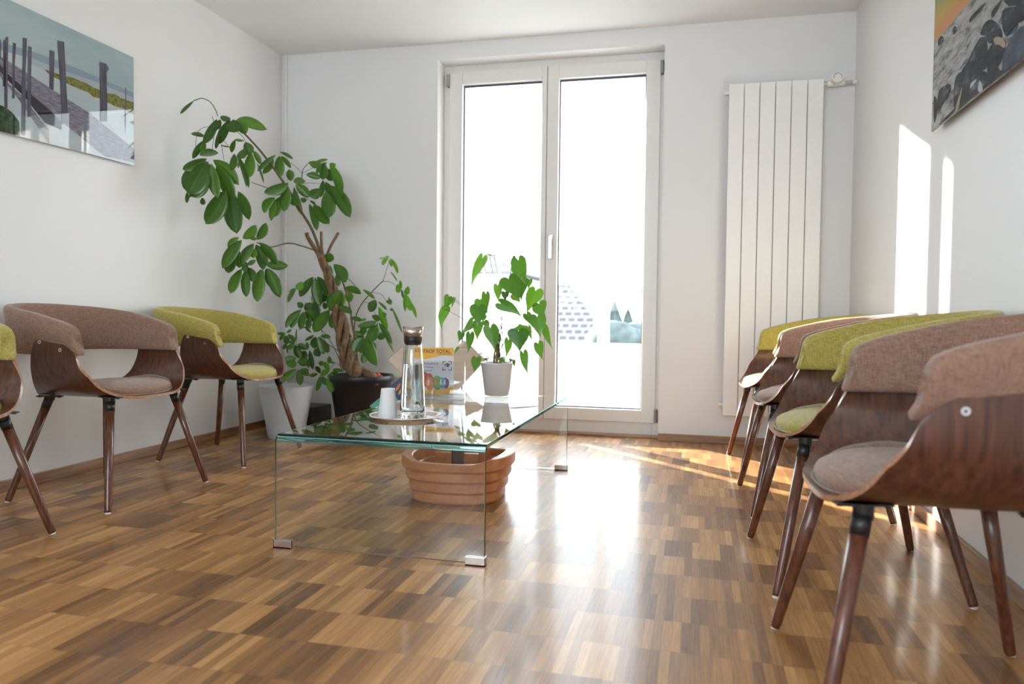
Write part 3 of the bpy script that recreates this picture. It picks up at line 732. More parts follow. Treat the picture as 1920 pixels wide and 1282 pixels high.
# ---- anthurium in white pot
PX, PY = -0.944, 3.585
M['potw'] = plain('grey_white_ceramic', (0.66, 0.63, 0.62), 0.25, noise=0.01, coat=0.3)
M['soil'] = plain('potting_soil', (0.045, 0.028, 0.018), 0.95, noise=0.5, scale=90)
M['leafA'] = leafmat('anthurium_leaf', (0.020, 0.090, 0.018), (0.13, 0.33, 0.030), 0.28, 0.27)
M['stemA'] = plain('petiole', (0.10, 0.11, 0.05), 0.5, noise=0.2)
M['leafM'] = leafmat('money_tree_leaf', (0.020, 0.082, 0.020), (0.16, 0.36, 0.030), 0.28, 0.32)
an = thing('potted_anthurium', 'heart-leaved green plant in a white ceramic pot on the glass table', 'potted plant', (PX, PY, TZ+0.0008))
m = MB(); m.lathe([(0.0, 0), (0.057, 0), (0.060, 0.004), (0.079, 0.150), (0.0815, 0.160), (0.0785, 0.161), (0.075, 0.150), (0.073, 0.138), (0.0, 0.138)], 56); m.build('pot', M['potw'], an, smooth=True)
m = MB(); m.lathe([(0.0735, 0.1385), (0.055, 0.145), (0.02, 0.150), (0.0, 0.150)], 24); m.build('soil', M['soil'], an, smooth=True)

def leaf_blade(mb, tones, base, tip, width, bend, heart=False, fold=0.25, toward=None, tone=0.5, nseg=9, curl=0.0):
    """curved blade from base to tip (world points), facing roughly 'toward'"""
    base = Vector(base); tip = Vector(tip); ax = tip-base; ln = ax.length
    t_ = ax.normalized(); v = (toward-(base+tip)/2).normalized() if toward else Vector((0, -1, 0.3))
    side = t_.cross(v).normalized(); nrm = side.cross(t_).normalized()
    if heart:
        nr, no = 5, 26; vs = [base+ax*0.32+side*bend*0.87]; fs = []
        for r in range(1, nr+1):
            for i in range(no):
                a = 2*pi*i/no; hx = sin(a)**3; hy = (13*cos(a)-5*cos(2*a)-2*cos(3*a)-cos(4*a))
                uu = (5-hy)/22
                if uu < 0: uu *= 0.62
                q = r/nr; uq = 0.32+(uu-0.32)*q; sx_ = hx*q*(1-0.12*max(0, uu-0.3))
                c = base+ax*uq+side*bend*4*max(0, uq)*(1-uq)+nrm*(curl*4*uq*(1-uq))
                vs.append(c+side*sx_*width*0.5-nrm*(fold*width*0.5*abs(sx_)**1.4+0.10*ln*max(0, uq-0.5)**2*4))
        for i in range(no): fs.append((0, 1+(i+1) % no, 1+i))
        for r in range(nr-1):
            for i in range(no): fs.append((1+r*no+i, 1+r*no+(i+1) % no, 1+(r+1)*no+(i+1) % no, 1+(r+1)*no+i))
        mb.add(vs, fs); tones += [tone]*len(vs); return
    vs = []; fs = []; cols = 7; SS = (-1, -.6, -.07, 0, .07, .6, 1)
    rows = []
    for i in range(nseg+1):
        u = i/nseg
        c = base+ax*u+side*bend*4*u*(1-u)+nrm*(curl*4*u*(1-u))
        if heart:
            w_ = width*0.5*min(1, (max(0, 1-u)**0.72)*1.18)*(0.72+0.28*min(1, u*5)); lobe = -0.20*ln*max(0, 1-u*3.0)
        else:
            w_ = width*0.5*max(0.015, (u**0.8)*((1-u)**0.72)/0.352); lobe = 0
        row = []
        for j in range(cols):
            s = SS[j]
            lo = lobe*(1-abs(abs(s)-0.6)/0.6) if heart else 0
            row.append(c+side*s*w_+t_*lo+nrm*(fold*w_*abs(s)**1.3*-1))
        rows.append(row)
    for r in rows: vs += r
    for i in range(nseg):
        for j in range(cols-1): fs.append((i*cols+j, i*cols+j+1, (i+1)*cols+j+1, (i+1)*cols+j))
    mb.add(vs, fs); tones += [tone+(0.35 if k_ % cols == 3 else 0.0) for k_ in range(len(vs))]
def finish_foliage(mb, tones, name, mat, parent, origin):
    mb.v = [v-origin for v in mb.v]
    me = bpy.data.meshes.new(name); me.from_pydata([tuple(v) for v in mb.v], [], mb.f); me.update()
    at = me.attributes.new('tone', 'FLOAT', 'POINT')
    at.data.foreach_set('value', tones)
    me.materials.append(mat)
    for p in me.polygons: p.use_smooth = True
    o = bpy.data.objects.new(name, me); COL.objects.link(o); o.parent = parent
    if name != 'foliage' or mat is not M['leafA']: sd = o.modifiers.new('thick', 'SOLIDIFY'); sd.thickness = 0.0006
    return o
# (base x,y, tip x,y, width, tone, depth offset, bend) in detail-crop units, turned into metres around the pot
G = lambda x, y: (800+x/4.007, 440+y/4.007)
AL = [(415,185,330,405,80,.8,.02,12),(388,545,385,695,132,.35,-.06,0),(445,450,458,605,66,.55,.02,6),(395,490,372,560,80,.8,.04,0),(345,650,246,745,66,.45,-.02,-10),
 (258,735,236,810,56,.25,.0,-6),(325,750,305,895,66,.4,-.08,-5),(385,672,378,800,78,.8,.03,0),(480,705,515,890,112,.5,-.10,-6),(618,335,702,497,158,.45,-.06,-6),
 (690,195,755,390,118,.5,-.02,8),(815,425,745,592,132,.85,.03,0),(845,520,892,622,118,.5,.0,14),(830,620,850,780,122,.5,-.08,-4),(752,600,795,700,66,.45,-.03,-6),
 (690,728,702,885,156,.18,-.12,0),(702,712,700,668,100,.85,.0,0),(560,520,722,626,92,.4,-.04,-16),(533,385,540,515,72,.85,.04,0),(588,432,590,502,56,.2,.02,0),
 (888,705,950,866,54,.6,-.02,6),(838,822,876,945,76,.6,-.04,6),(728,895,764,1060,66,.55,-.10,6),(372,930,356,1040,76,.5,-.10,0),(165,470,118,560,70,.6,-.02,-10),(140,560,112,716,78,.6,-.02,14),
 (612,795,588,932,60,.8,-.05,-8),(405,885,385,900,44,.4,-.05,0),(450,925,455,950,50,.75,-.05,0),(560,925,590,960,55,.75,-.06,0),(765,695,800,800,44,.75,.02,6),(722,350,712,505,86,.3,.03,8),
 (770,340,765,410,50,.8,.03,0),(655,450,700,510,70,.85,.05,0),(650,255,690,330,40,.8,.05,0),(205,480,185,560,26,.7,.02,0),(235,850,205,905,24,.4,-.02,4),(655,160,665,195,22,.15,.0,0),(430,610,420,660,46,.85,.04,0),(435,650,475,700,60,.9,.03,0),(655,945,660,1000,24,.3,-.03,0),(635,935,625,960,30,.2,-.05,0)]
mb = MB(); tones = []; stems = MB(); org = Vector((PX, PY, TZ+0.0008)); s_ = 3.70/1423/4.007
for (bx, by, tx, ty, w_, tn, dz, bd) in AL:
    B = ony(*G(bx, by), PY+dz+random.uniform(-.015, .015)); T = ony(*G(tx, ty), PY+dz-0.03+random.uniform(-.02, .01))
    leaf_blade(mb, tones, B, T, w_*s_*1.02, bd*s_, heart=True, toward=CAM+Vector((random.uniform(-1.2, .6), 0, random.uniform(.2, 1.6))), tone=tn, fold=0.22)
    c0 = ony(*G(545+random.uniform(-18, 30), random.uniform(700, 925)), PY)
    if by > 840: c0 = ony(*G(540, 945), PY)
    mid = (c0+B)/2+Vector((0, 0, 0.012+0.02*random.random()))
    stems.tube(cr([c0, mid, B+(B-T)*0.02], 4), 0.0011, 5)
for (bx, by, tx, ty) in ((550, 900, 470, 150), (555, 640, 635, 240), (560, 700, 505, 155)):
    c0 = ony(*G(bx, by), PY); B = ony(*G(tx, ty), PY); stems.tube(cr([c0, (c0+B)/2+Vector((0.015, 0, 0)), B], 5), 0.001, 5)
finish_foliage(mb, tones, 'foliage', M['leafA'], an, org)
for i, v in enumerate(stems.v): stems.v[i] = v-org
stems.build('petioles', M['stemA'], an, smooth=True)
m = MB()
for k in range(6):
    a = random.uniform(0, 6.28); p = [Vector((0.012*cos(a), 0.012*sin(a), 0.14))]
    for j in range(7): p.append(p[-1]+Vector((random.uniform(-.006, .006)+.001, random.uniform(-.006, .006), 0.023)))
    m.tube(p, [0.006, .0055, .005, .0045, .004, .003, .003, .002], 7)
m.build('stem', plain('anthurium_stem', (0.20, 0.16, 0.06), 0.7, noise=0.6, scale=120), an, smooth=True)
sb = MB(); tn_ = []; B = ony(*G(500, 158), PY)
leaf_blade(sb, tn_, B, ony(*G(450, 145), PY), 14*s_, 0, toward=CAM, tone=.9); leaf_blade(sb, tn_, B, ony(*G(538, 140), PY), 8*s_, 0, toward=CAM, tone=.9)
sb.v = [v-org for v in sb.v]; sb.build('withered_flower', pmat('dry_petal', (0.75, 0.68, 0.50)), an)

# ================================================================== MONEY TREE
TXc, TYc = -2.068, 4.455
mt_ = thing('potted_money_tree', 'tall leaning money tree with braided trunk in a black planter in the corner', 'potted plant', (TXc, TYc, 0))
M['potb'] = plain('anthracite_planter', (0.018, 0.019, 0.024), 0.42, noise=0.03)
m = MB(); m.lathe([(0.0, 0), (0.138, 0), (0.143, 0.006), (0.192, 0.330), (0.205, 0.334), (0.2075, 0.368), (0.203, 0.373), (0.193, 0.372), (0.188, 0.33), (0.0, 0.32)], 64)
m.build('planter', M['potb'], mt_, smooth=False)
for p in mt_.children[0].data.polygons: p.use_smooth = True
m = MB(); m.lathe([(0.189, 0.322), (0.12, 0.335), (0.0, 0.345)], 32); m.build('soil', M['soil'], mt_, smooth=True)
MO = Vector((TXc, TYc, 0))
def depth_at(px): return 4.36-(max(0, 600-px))*0.0036-(max(0, px-680))*0.0006
def W(px, py, dy=0.0): return ony(px, py, depth_at(px)+dy)
def barkmat():
    m_, nt, b = newmat('braided_bark'); tc = N(nt, 'ShaderNodeTexCoord'); g = N(nt, 'ShaderNodeTexNoise'); g.inputs['Scale'].default_value = 70; g.inputs['Detail'].default_value = 6
    mp = N(nt, 'ShaderNodeMapping'); mp.inputs['Scale'].default_value = (1, 1, 0.35); L(nt, tc.outputs['Object'], mp.inputs[0]); L(nt, mp.outputs[0], g.inputs['Vector'])
    L(nt, ramp(nt, g.outputs[0], [(0.3, (0.085, 0.045, 0.024)), (0.7, (0.30, 0.18, 0.10))]), b.inputs['Base Color'])
    bp = N(nt, 'ShaderNodeBump'); bp.inputs['Strength'].default_value = 0.6; L(nt, g.outputs[0], bp.inputs['Height']); L(nt, bp.outputs[0], b.inputs['Normal'])
    b.inputs['Roughness'].default_value = 0.8; return m_
M['tbark'] = barkmat(); M['twig'] = plain('green_twig', (0.10, 0.085, 0.035), 0.6, noise=0.3)
# centre line of the braid in the photo, widths from it
cl = [(676, 706), (662, 690), (652, 668), (646, 640), (640, 610), (634, 580), (626, 548), (617, 520), (607, 495), (598, 478)]
base_pts = cr([W(*p) for p in cl], 5)
for s in range(4):
    m = MB(); p = []; r = []
    for i, c in enumerate(base_pts):
        u = i/(len(base_pts)-1); a = s*pi/2+u*11.0; rad = 0.031*(1-u)**0.7+0.011
        q = c+Vector((cos(a)*rad, sin(a)*rad*0.8, 0)); 
        if i < 6: q = q+Vector((0.10*(1-i/6)**1.5*(-0.55 if s % 2 else 0.5)*(1 if s < 2 else 0.4), 0, 0))
        p.append(q-MO); r.append(0.0195*(1-u)+0.008)
    p.insert(0, p[0]+Vector((0.0, 0, -0.05)))
    r.insert(0, r[0]*1.15)
    m.tube(p, r, 12); m.build('trunk', M['tbark'], mt_, smooth=True)
def branch(pts, r0, r1, mat, name='branch', n=8):
    m_ = MB(); P = cr([W(*p) if len(p) == 2 else W(p[0], p[1], p[2]) for p in pts], 6); k = len(P)
    m_.tube([q-MO for q in P], [r0+(r1-r0)*i/(k-1) for i in range(k)], n); return m_.build(name, mat, mt_, smooth=True)
branch([(603, 487), (590, 465), (578, 446), (575, 436)], 0.014, 0.014, M['tbark'], 'cut_stem')
branch([(611, 500), (604, 470), (602, 434)], 0.010, 0.009, M['tbark'], 'cut_stem')
branch([(614, 476), (622, 458), (635, 436)], 0.009, 0.010, M['tbark'], 'cut_stem')
branch([(612, 505), (600, 470), (585, 430), (567, 400), (545, 362), (520, 325), (490, 285), (460, 252), (443, 236), (420, 222)], 0.0115, 0.0035, M['twig'])
branch([(595, 471), (566, 461), (540, 456), (508, 463), (482, 455)], 0.0055, 0.003, M['twig'])
branch([(532, 364), (500, 352), (472, 342)], 0.003, 0.0018, M['twig'])
branch([(566, 335), (568, 318), (580, 304)], 0.003, 0.0018, M['twig'])
branch([(672, 700), (668, 650), (661, 610), (655, 570), (645, 535), (632, 500)], 0.0075, 0.006, M['tbark'])
branch([(665, 700), (663, 650), (666, 600), (675, 575), (690, 555), (712, 532), (719, 526)], 0.0055, 0.0025, M['twig'])
branch([(643, 698), (637, 680), (636, 660), (610, 640), (600, 610)], 0.003, 0.002, M['twig'])
branch([(649, 520), (658, 527), (667, 537)], 0.002, 0.002, M['twig'])
branch([(645, 695), (620, 640), (590, 610), (560, 618)], 0.003, 0.002, M['twig'])
for pts in ([(719, 527), (735, 530), (748, 543)], [(717, 530), (728, 495), (730, 484)], [(697, 548), (715, 552), (726, 568)], [(683, 567), (695, 570), (704, 590)], [(398, 218), (402, 240), (398, 280)], [(398, 240), (385, 238), (370, 250), (366, 290)], [(410, 250), (425, 270), (433, 278)], [(415, 270), (420, 300)], [(443, 246), (455, 256), (460, 265)], [(545, 305), (560, 318), (566, 325)], [(566, 325), (590, 313), (608, 302)], [(560, 345), (580, 343), (600, 344)], [(555, 360), (572, 366), (578, 376)], [(590, 640), (560, 655), (555, 640)], [(640, 690), (630, 680), (620, 690)]):
    branch(pts, 0.0016, 0.0012, M['twig'], 'leaf_stalk', 6)
A = (330, 170, 6.41); Bc = (470, 270, 6.41); C = (330, 360, 5.826); Dc = (510, 470, 7.122); E_ = (510, 600, 7.122); Fc = (640, 470, 5.575)
ML = {
 'A': (A, [(215,120,50,280,40,.3,-8),(490,340,330,640,95,.25,8),(350,590,200,820,70,.35,-8),(345,610,310,740,60,.5,0),(535,345,470,470,70,.1,0),(720,355,1095,465,125,.62,30),(730,370,845,518,115,.65,14),(690,345,700,502,165,.22,0),(650,345,525,640,105,.2,-20),(660,335,530,320,60,.2,8),(510,500,478,700,48,.15,0),
   (370,815,80,948,115,.28,14),(385,850,150,1235,270,.25,-10),(280,775,512,745,82,.25,20),(425,875,500,1290,125,.5,-8),(480,900,690,1320,150,.42,14),(445,830,757,1135,135,.6,34),(410,1070,188,1275,160,.4,-14),(400,880,385,1010,90,.15,0),(175,518,342,548,48,.3,10),(185,1180,165,1290,26,.3,0),
   (820,600,700,590,30,.4,0),(710,590,668,745,55,.4,-8),(835,615,880,780,110,.35,12),(825,690,783,818,95,.4,-10),(905,740,888,1042,110,.62,-6),(930,720,1022,885,62,.6,8),(975,870,1055,1112,24,.25,8),(700,755,665,962,82,.35,8),(725,760,852,1175,26,.3,10),(760,800,875,1168,62,.45,10),(530,655,655,680,16,.2,0),(748,860,750,930,24,.6,0)]),
 'B': (Bc, [(300,130,82,330,55,.3,-14),(272,170,150,360,80,.7,8),(345,140,352,402,105,.45,0),(362,142,487,290,52,.4,6),(348,95,512,182,36,.35,12),(483,445,462,305,88,.35,-6),(512,452,657,445,74,.3,10),(455,468,163,585,118,.35,22),(450,505,402,812,118,.45,-6),(540,482,705,640,105,.4,12),(520,515,625,858,70,.35,-12),
   (295,640,158,828,95,.45,-30),(290,650,248,925,72,.55,-10),(370,625,280,878,115,.5,-8),(505,630,555,740,105,.35,0),(600,650,667,690,60,.35,0),(850,210,697,222,80,.5,30),(930,185,800,200,30,.5,0),(915,215,785,350,62,.55,-8),(945,225,1088,632,100,.7,26),(960,225,1005,290,50,.7,14),(1010,400,1095,630,60,.45,10),(885,225,862,430,92,.25,8),(915,290,980,445,115,.3,10),(665,365,840,410,75,.4,14),(828,535,700,625,115,.35,18),
   (870,430,840,640,66,.35,0),(900,450,1012,752,105,.4,10),(950,490,1195,882,145,.38,26),(905,570,940,890,150,.32,12),(705,715,797,1042,82,.4,14),(755,720,945,960,118,.42,-12),(708,680,782,732,28,.3,6)]),
 'C': (C, [(545,-20,328,352,175,.3,14),(600,-20,665,455,178,.32,-14),(680,-10,800,305,105,.3,8),(120,0,118,120,40,.25,0),(290,60,295,140,50,.25,0),(728,510,877,360,95,.6,-18),(882,522,985,335,88,.4,-16),(800,495,880,515,38,.4,0),(690,490,582,640,72,.6,-22),(720,520,508,835,112,.35,-12),(910,550,1108,795,90,.3,22),(872,570,955,850,112,.3,20),(850,560,712,780,92,.35,-10),(690,640,692,830,82,.5,0),(620,690,575,885,110,.25,-6),(840,610,850,720,72,.75,0),(872,740,783,795,46,.35,0),(980,790,1227,805,95,.35,0),
   (715,835,595,1108,105,.5,-14),(760,845,770,1148,92,.45,-6),(785,820,852,985,86,.4,10),(928,840,885,1200,122,.55,0),(945,845,885,1000,60,.25,6),(985,830,1045,1050,60,.22,-8),(1000,830,1135,1152,120,.42,8),(770,760,740,870,60,.4,0),(960,700,985,800,60,.3,0)]),
 'D': (Dc, [(550,345,370,615,105,.3,-12),(575,355,648,745,125,.3,-14),(605,342,735,605,105,.28,22),(320,510,212,692,52,.3,-14),(322,500,230,558,30,.35,-8),(405,410,350,530,90,.75,-6),(440,420,370,600,60,.35,0),(655,100,832,105,115,.5,16),(690,60,650,120,60,.5,0),(775,190,758,382,92,.3,0),(822,175,985,425,135,.32,30),(870,290,892,478,72,.3,0),
   (930,525,770,805,190,.42,-10),(960,495,1192,572,82,.4,20),(1000,530,1038,692,95,.4,14),(950,560,945,718,84,.7,0),(865,745,1075,828,80,.35,14),(835,790,800,1035,122,.5,6),(765,790,560,1090,150,.42,-16),(400,785,180,1032,80,.35,-30),(375,800,250,1035,85,.35,-10),(420,810,380,1048,98,.38,0),(440,800,600,935,135,.28,10),(500,880,480,1052,72,.25,0),(440,705,525,795,120,.22,8),(335,690,412,755,72,.25,0),(620,600,745,640,125,.3,0),(560,680,612,890,115,.22,0),(640,950,700,900,50,.4,0),(690,690,720,780,60,.3,0),(540,590,560,700,50,.25,0)]),
 'E': (E_, [(185,178,68,180,42,.4,0),(170,190,105,270,45,.35,-6),(195,200,195,325,75,.35,0),(215,190,312,290,52,.35,8),(192,170,262,122,35,.35,0),(430,90,527,168,30,.4,0),(330,110,322,290,22,.35,-4),(580,220,558,380,100,.3,0),(620,220,690,455,115,.3,8),(640,215,787,228,52,.4,6),(560,200,440,278,42,.35,0),(700,280,748,442,72,.28,6),(310,330,385,515,95,.45,-8),(300,310,213,392,62,.3,0),(340,320,472,392,72,.28,6),(310,300,228,292,40,.35,0),(182,310,155,392,50,.35,0),(205,330,206,442,28,.3,0),(500,400,548,662,62,.1,0),(450,410,400,510,105,.1,0),(570,380,640,482,95,.15,0),(462,290,482,392,40,.1,0),(490,520,487,640,40,.15,0),(630,390,610,480,30,.2,0),
   (325,505,172,522,98,.4,12),(330,560,190,590,100,.45,12),(340,560,505,560,110,.38,10),(322,652,100,797,105,.5,16),(352,660,378,872,88,.42,6),(378,650,492,742,78,.4,8),(612,715,493,738,46,.35,6),(642,712,588,612,58,.35,0),(642,745,595,950,68,.4,6),(662,750,762,875,68,.3,-8),(772,665,642,740,72,.72,-8),(792,690,795,972,110,.6,-6),(772,662,688,560,62,.72,0),(800,660,942,682,48,.62,6),(758,480,770,580,60,.4,0),(770,540,835,580,40,.4,0),(700,590,618,575,60,.4,-8),(800,690,880,710,50,.15,0),(440,640,470,700,60,.35,0)]),
 'F': (Fc, [(490,75,428,152,42,.85,-8),(510,75,590,242,34,.9,14),(505,90,528,168,30,.9,0),(475,70,390,82,10,.7,0),(505,60,460,65,20,.9,0),(510,215,585,322,16,.7,6),(590,345,598,442,52,.8,0),(625,400,614,310,28,.8,0),(650,430,716,430,75,.8,18),(665,440,728,632,62,.95,0),(652,490,668,635,30,.7,0),(705,510,785,705,34,.85,10),(628,400,650,500,24,.3,0),(362,515,298,642,85,.25,-8),(382,530,478,622,26,.35,6),(388,580,480,832,62,.88,0),(435,640,465,685,34,.5,0),(222,402,352,505,34,.55,6),(470,520,525,558,46,.45,10),(492,480,520,560,18,.4,0),(525,590,635,862,26,.4,8),(512,600,540,625,30,.3,0),
   (390,750,530,975,60,.22,10),(445,870,552,1065,20,.75,0),(372,738,168,788,66,.35,12),(382,770,300,955,110,.42,-8),(318,675,400,732,56,.35,8),(370,860,452,915,72,.35,0),(378,740,380,822,18,.9,0),(232,885,125,1065,115,.35,-8),(262,880,370,1205,110,.42,-16),(248,868,128,850,62,.3,8),(215,785,242,870,66,.3,0),(205,1005,282,1010,62,.3,0),(88,700,222,730,42,.35,6),(238,1068,188,1022,46,.45,0),(250,1055,222,1175,66,.55,6),(262,712,212,728,30,.35,0),(265,780,262,810,20,.35,0),(60,870,105,900,30,.35,0),(320,940,330,1060,80,.4,0)]),
}
mb = MB(); tones = []
for k, ((ox, oy, sc), lst) in ML.items():
    for (bx, by, tx, ty, w_, tn, bd) in lst:
        p1 = (ox+bx/sc, oy+by/sc); p2 = (ox+tx/sc, oy+ty/sc); dd = random.uniform(-.05, .05)
        B = W(*p1, dd); T = W(*p2, dd-random.uniform(0.0, .07))
        dep = (B-CAM).dot(_f); s2 = dep/1423/sc
        if (T.x < XL+0.02): T.x = XL+0.02
        leaf_blade(mb, tones, B, T, w_*s2*1.14, bd*s2*-1, toward=CAM+Vector((random.uniform(-1.5, 1.0), 0, random.uniform(0, 1.5))), tone=tn, fold=random.uniform(0.12, 0.3))
# long arched stalk-like leaf at the very top
ap = cr([W(330+x/6.41, 170+y/6.41) for x, y in ((505, 310), (470, 220), (420, 145), (360, 105), (300, 92), (215, 120))], 3)
for a_, b__ in zip(ap, ap[1:]): leaf_blade(mb, tones, a_, b__+(b__-a_)*0.4, 0.006, 0, toward=CAM, tone=.2, nseg=4)
finish_foliage(mb, tones, 'foliage', M['leafM'], mt_, MO)
m = MB(); blob(m, (0.10, 0.02, 0.368), 0.024); blob(m, (0.125, 0.015, 0.360), 0.016); blob(m, (0.07, 0.02, 0.360), 0.017)
ro = m.build('soil_ornament', plain('red_glaze', (0.62, 0.05, 0.03), 0.3), smooth=True); ro.location = (TXc, TYc, 0.0)
tag(ro, 'small red ornament lying on the soil of the black planter', 'ornament')

# ================================================================== WASTE BIN, SPEAKER
M['bin'] = None
mm, nt, b = newmat('frosted_plastic')
b.inputs['Base Color'].default_value = (0.80, 0.84, 0.88, 1); b.inputs['Roughness'].default_value = 0.45
tn = N(nt, 'ShaderNodeBsdfTranslucent'); tn.inputs[0].default_value = (0.85, 0.9, 0.95, 1)
mx = N(nt, 'ShaderNodeMixShader'); mx.inputs[0].default_value = 0.4
L(nt, b.outputs[0], mx.inputs[1]); L(nt, tn.outputs[0], mx.inputs[2]); L(nt, mx.outputs[0], nt.nodes['Material Output'].inputs[0]); M['bin'] = mm
m = MB(); prf = [(0.0, 0.0), (0.104, 0.0), (0.107, 0.003)]
for k in range(1, 9): z = k*0.315/8; r = 0.107+0.055*(z/0.315)**1.1; prf += [(r, z-0.003), (r+0.0008, z)]
prf += [(0.164, 0.317), (0.161, 0.317), (0.157, 0.30), (0.103, 0.01), (0.0, 0.008)]
m.lathe(prf, 64); bn = m.build('waste_bin', M['bin'], smooth=True); bn.location = (-2.425, 4.165, 0)
tag(bn, 'white frosted plastic waste bin on the floor between green chair and planter', 'bin')
sp = thing('speaker_box', 'dark low speaker box on the floor behind the white bin', 'speaker', (-2.563, 4.575, 0))
M['spk'] = plain('dark_cabinet', (0.055, 0.042, 0.045), 0.5); M['spk2'] = plain('speaker_cloth', (0.012, 0.012, 0.014), 0.8)
m = MB(); m.box(-0.168, 0.168, -0.125, 0.125, 0.0, 0.150); m.build('cabinet', M['spk'], sp, bevel=0.008)
m = MB(); m.tube([(0.075, -0.120, 0.074), (0.075, -0.129, 0.074)], 0.063, 36); m.build('driver', M['spk2'], sp)
m = MB(); m.tube([(-0.085, -0.120, 0.074), (-0.085, -0.129, 0.074)], 0.05, 36); m.build('driver', M['spk2'], sp)

# ================================================================== MAGAZINE RACK
RY = 4.22
rc = ony(820, 738, RY)
M['birch'] = wood('pale_birch', (0.56, 0.46, 0.37), (0.66, 0.56, 0.46), 0.5, axis=0, sc=30, coat=0.05)
M['rackin'] = plain('rack_inside', (0.16, 0.07, 0.04), 0.6)
rk = thing('magazine_rack', 'pale wooden x-shaped magazine rack on the floor behind the glass table', 'magazine rack', (rc.x, RY, 0), radians(23))
for sgn, nm in ((1, 'rack_arm'), (-1, 'rack_arm')):
    ang = radians(47)*sgn; hl, hw = 0.335, 0.082
    mt2 = Matrix.Translation((0, 0, 0.303)) @ Matrix.Rotation(-ang, 4, 'Y')
    m = MB(); m.box(-hl, hl, 0.0+0.001*sgn, 0.17+0.001*sgn, -hw, hw, mat4=mt2)
    m.build(nm, M['birch'], rk, bevel=0.003)
def mag(name, label, cxp, cyp, ang, w_, h_, Y, cmat, blobs):
    c = ony(cxp, cyp, Y)
    t_ = thing(name, label, 'magazine', tuple(c), radians(14)); t_.rotation_euler = (0, -ang, radians(14))
    m_ = MB(); m_.box(-w_/2, w_/2, 0, 0.006, -h_/2, h_/2); m_.build('cover', cmat, t_)
    for (a, b, ra, rb, mt3) in blobs: flat('cover_print', el(a, b, ra, rb, 16, 0.3), 1, mt3, t_, yy=0.0)
M['navy'] = pmat('cover_navy', (0.02, 0.06, 0.14)); M['teal'] = pmat('cover_teal', (0.10, 0.35, 0.28))
Yel = pmat('cover_yellow', (0.75, 0.38, 0.03))
mag('magazine', 'navy magazine with orange lettering leaning in the rack behind the cup', 745, 738, radians(42), 0.17, 0.12, 4.12, M['navy'], [(0.03, 0.0, .030, .008, Yel), (0.03, .026, .026, .007, M['po']), (0.035, -.026, .028, .007, Yel), (-0.045, 0.01, .016, .02, Yel)])
mag('magazine', 'teal magazine with red print low in the rack behind the cup', 722, 758, radians(40), 0.15, 0.10, 4.09, M['teal'], [(0.0, 0.02, .02, .012, M['pr']), (-0.03, -0.01, .016, .014, Yel)])

# ================================================================== WOODEN TUB
tub = thing('wooden_tub', 'stepped reddish wooden tub on the floor under the glass table', 'tub', (-0.957, 3.035, 0))
M['cedar'] = wood('cedar_planks', (0.46, 0.155, 0.05), (0.66, 0.29, 0.12), 0.45, axis=0, sc=26, stretch=0.2, coat=0.25, contrast=(0.25, 0.75))
def oval(a, b, n=64, p=2.7): 
    o = []
    for k in range(n):
        c, s = cos(2*pi*k/n), sin(2*pi*k/n); o.append((a*abs(c)**(2/p)*(1 if c >= 0 else -1), b*abs(s)**(2/p)*(1 if s >= 0 else -1)))
    return o
sizes = [(0.186, 0.190, 0.0), (0.198, 0.202, 0.045), (0.210, 0.214, 0.090), (0.225, 0.230, 0.135)]
for k, (a, b_, z) in enumerate(sizes):
    n = 64; top = k == 3; hh = 0.045
    o0 = oval(a-0.004, b_-0.004); o1 = oval(a, b_); i1 = oval(a-0.038, b_-0.038) if not top else oval(a-0.044, b_-0.030)
    vs = []
    def zt(x, y):
        if not top: return z+hh
        s = abs(x)/a; return z+hh-0.010+0.016*max(0, min(1, (s-0.55)/0.25))
    vs += [(x, y, z+0.001) for x, y in o0]; vs += [(x, y, z+0.008) for x, y in o1]
    vs += [(x, y, zt(x, y)-0.004) for x, y in o1]; vs += [(x*0.985, y*0.985, zt(x, y)) for x, y in o1]
    vs += [(x*1.02, y*1.02, zt(x, y)) for x, y in i1]; vs += [(x, y, zt(x, y)-0.005) for x, y in i1]; vs += [(x, y, z+0.001) for x, y in i1]
    fs = [(r*n+i, r*n+(i+1) % n, ((r+1) % 7)*n+(i+1) % n, ((r+1) % 7)*n+i) for r in range(7) for i in range(n)]
    o = mesh_obj('stave_ring', vs, fs, M['cedar'], tub)
    for p in o.data.polygons: p.use_smooth = False
o1 = oval(0.16, 0.165); mesh_obj('tub_floor', [(x, y, 0.012) for x, y in o1]+[(x, y, 0.03) for x, y in o1], [tuple(range(64)), tuple(range(127, 63, -1))]+[(i, (i+1) % 64, 64+(i+1) % 64, 64+i) for i in range(64)], M['cedar'], tub)
m = MB(); m.box(0.085, 0.125, -0.01, 0.03, 0.03, 0.215); m.build('upright_post', wood('orange_wood', (0.42, 0.12, 0.04), (0.62, 0.24, 0.10), 0.4), tub, bevel=0.003)
m = MB(); m.box(-0.11, 0.085, 0.0, 0.02, 0.15, 0.175); m.box(-0.11, 0.085, 0.0, 0.02, 0.09, 0.115); m.build('cross_bar', M['cedar'], tub, bevel=0.002)
m = MB(); m.box(-0.03, 0.02, -0.02, 0.0, 0.07, 0.19); m.build('iron_plate', M['spk'], tub, bevel=0.004)

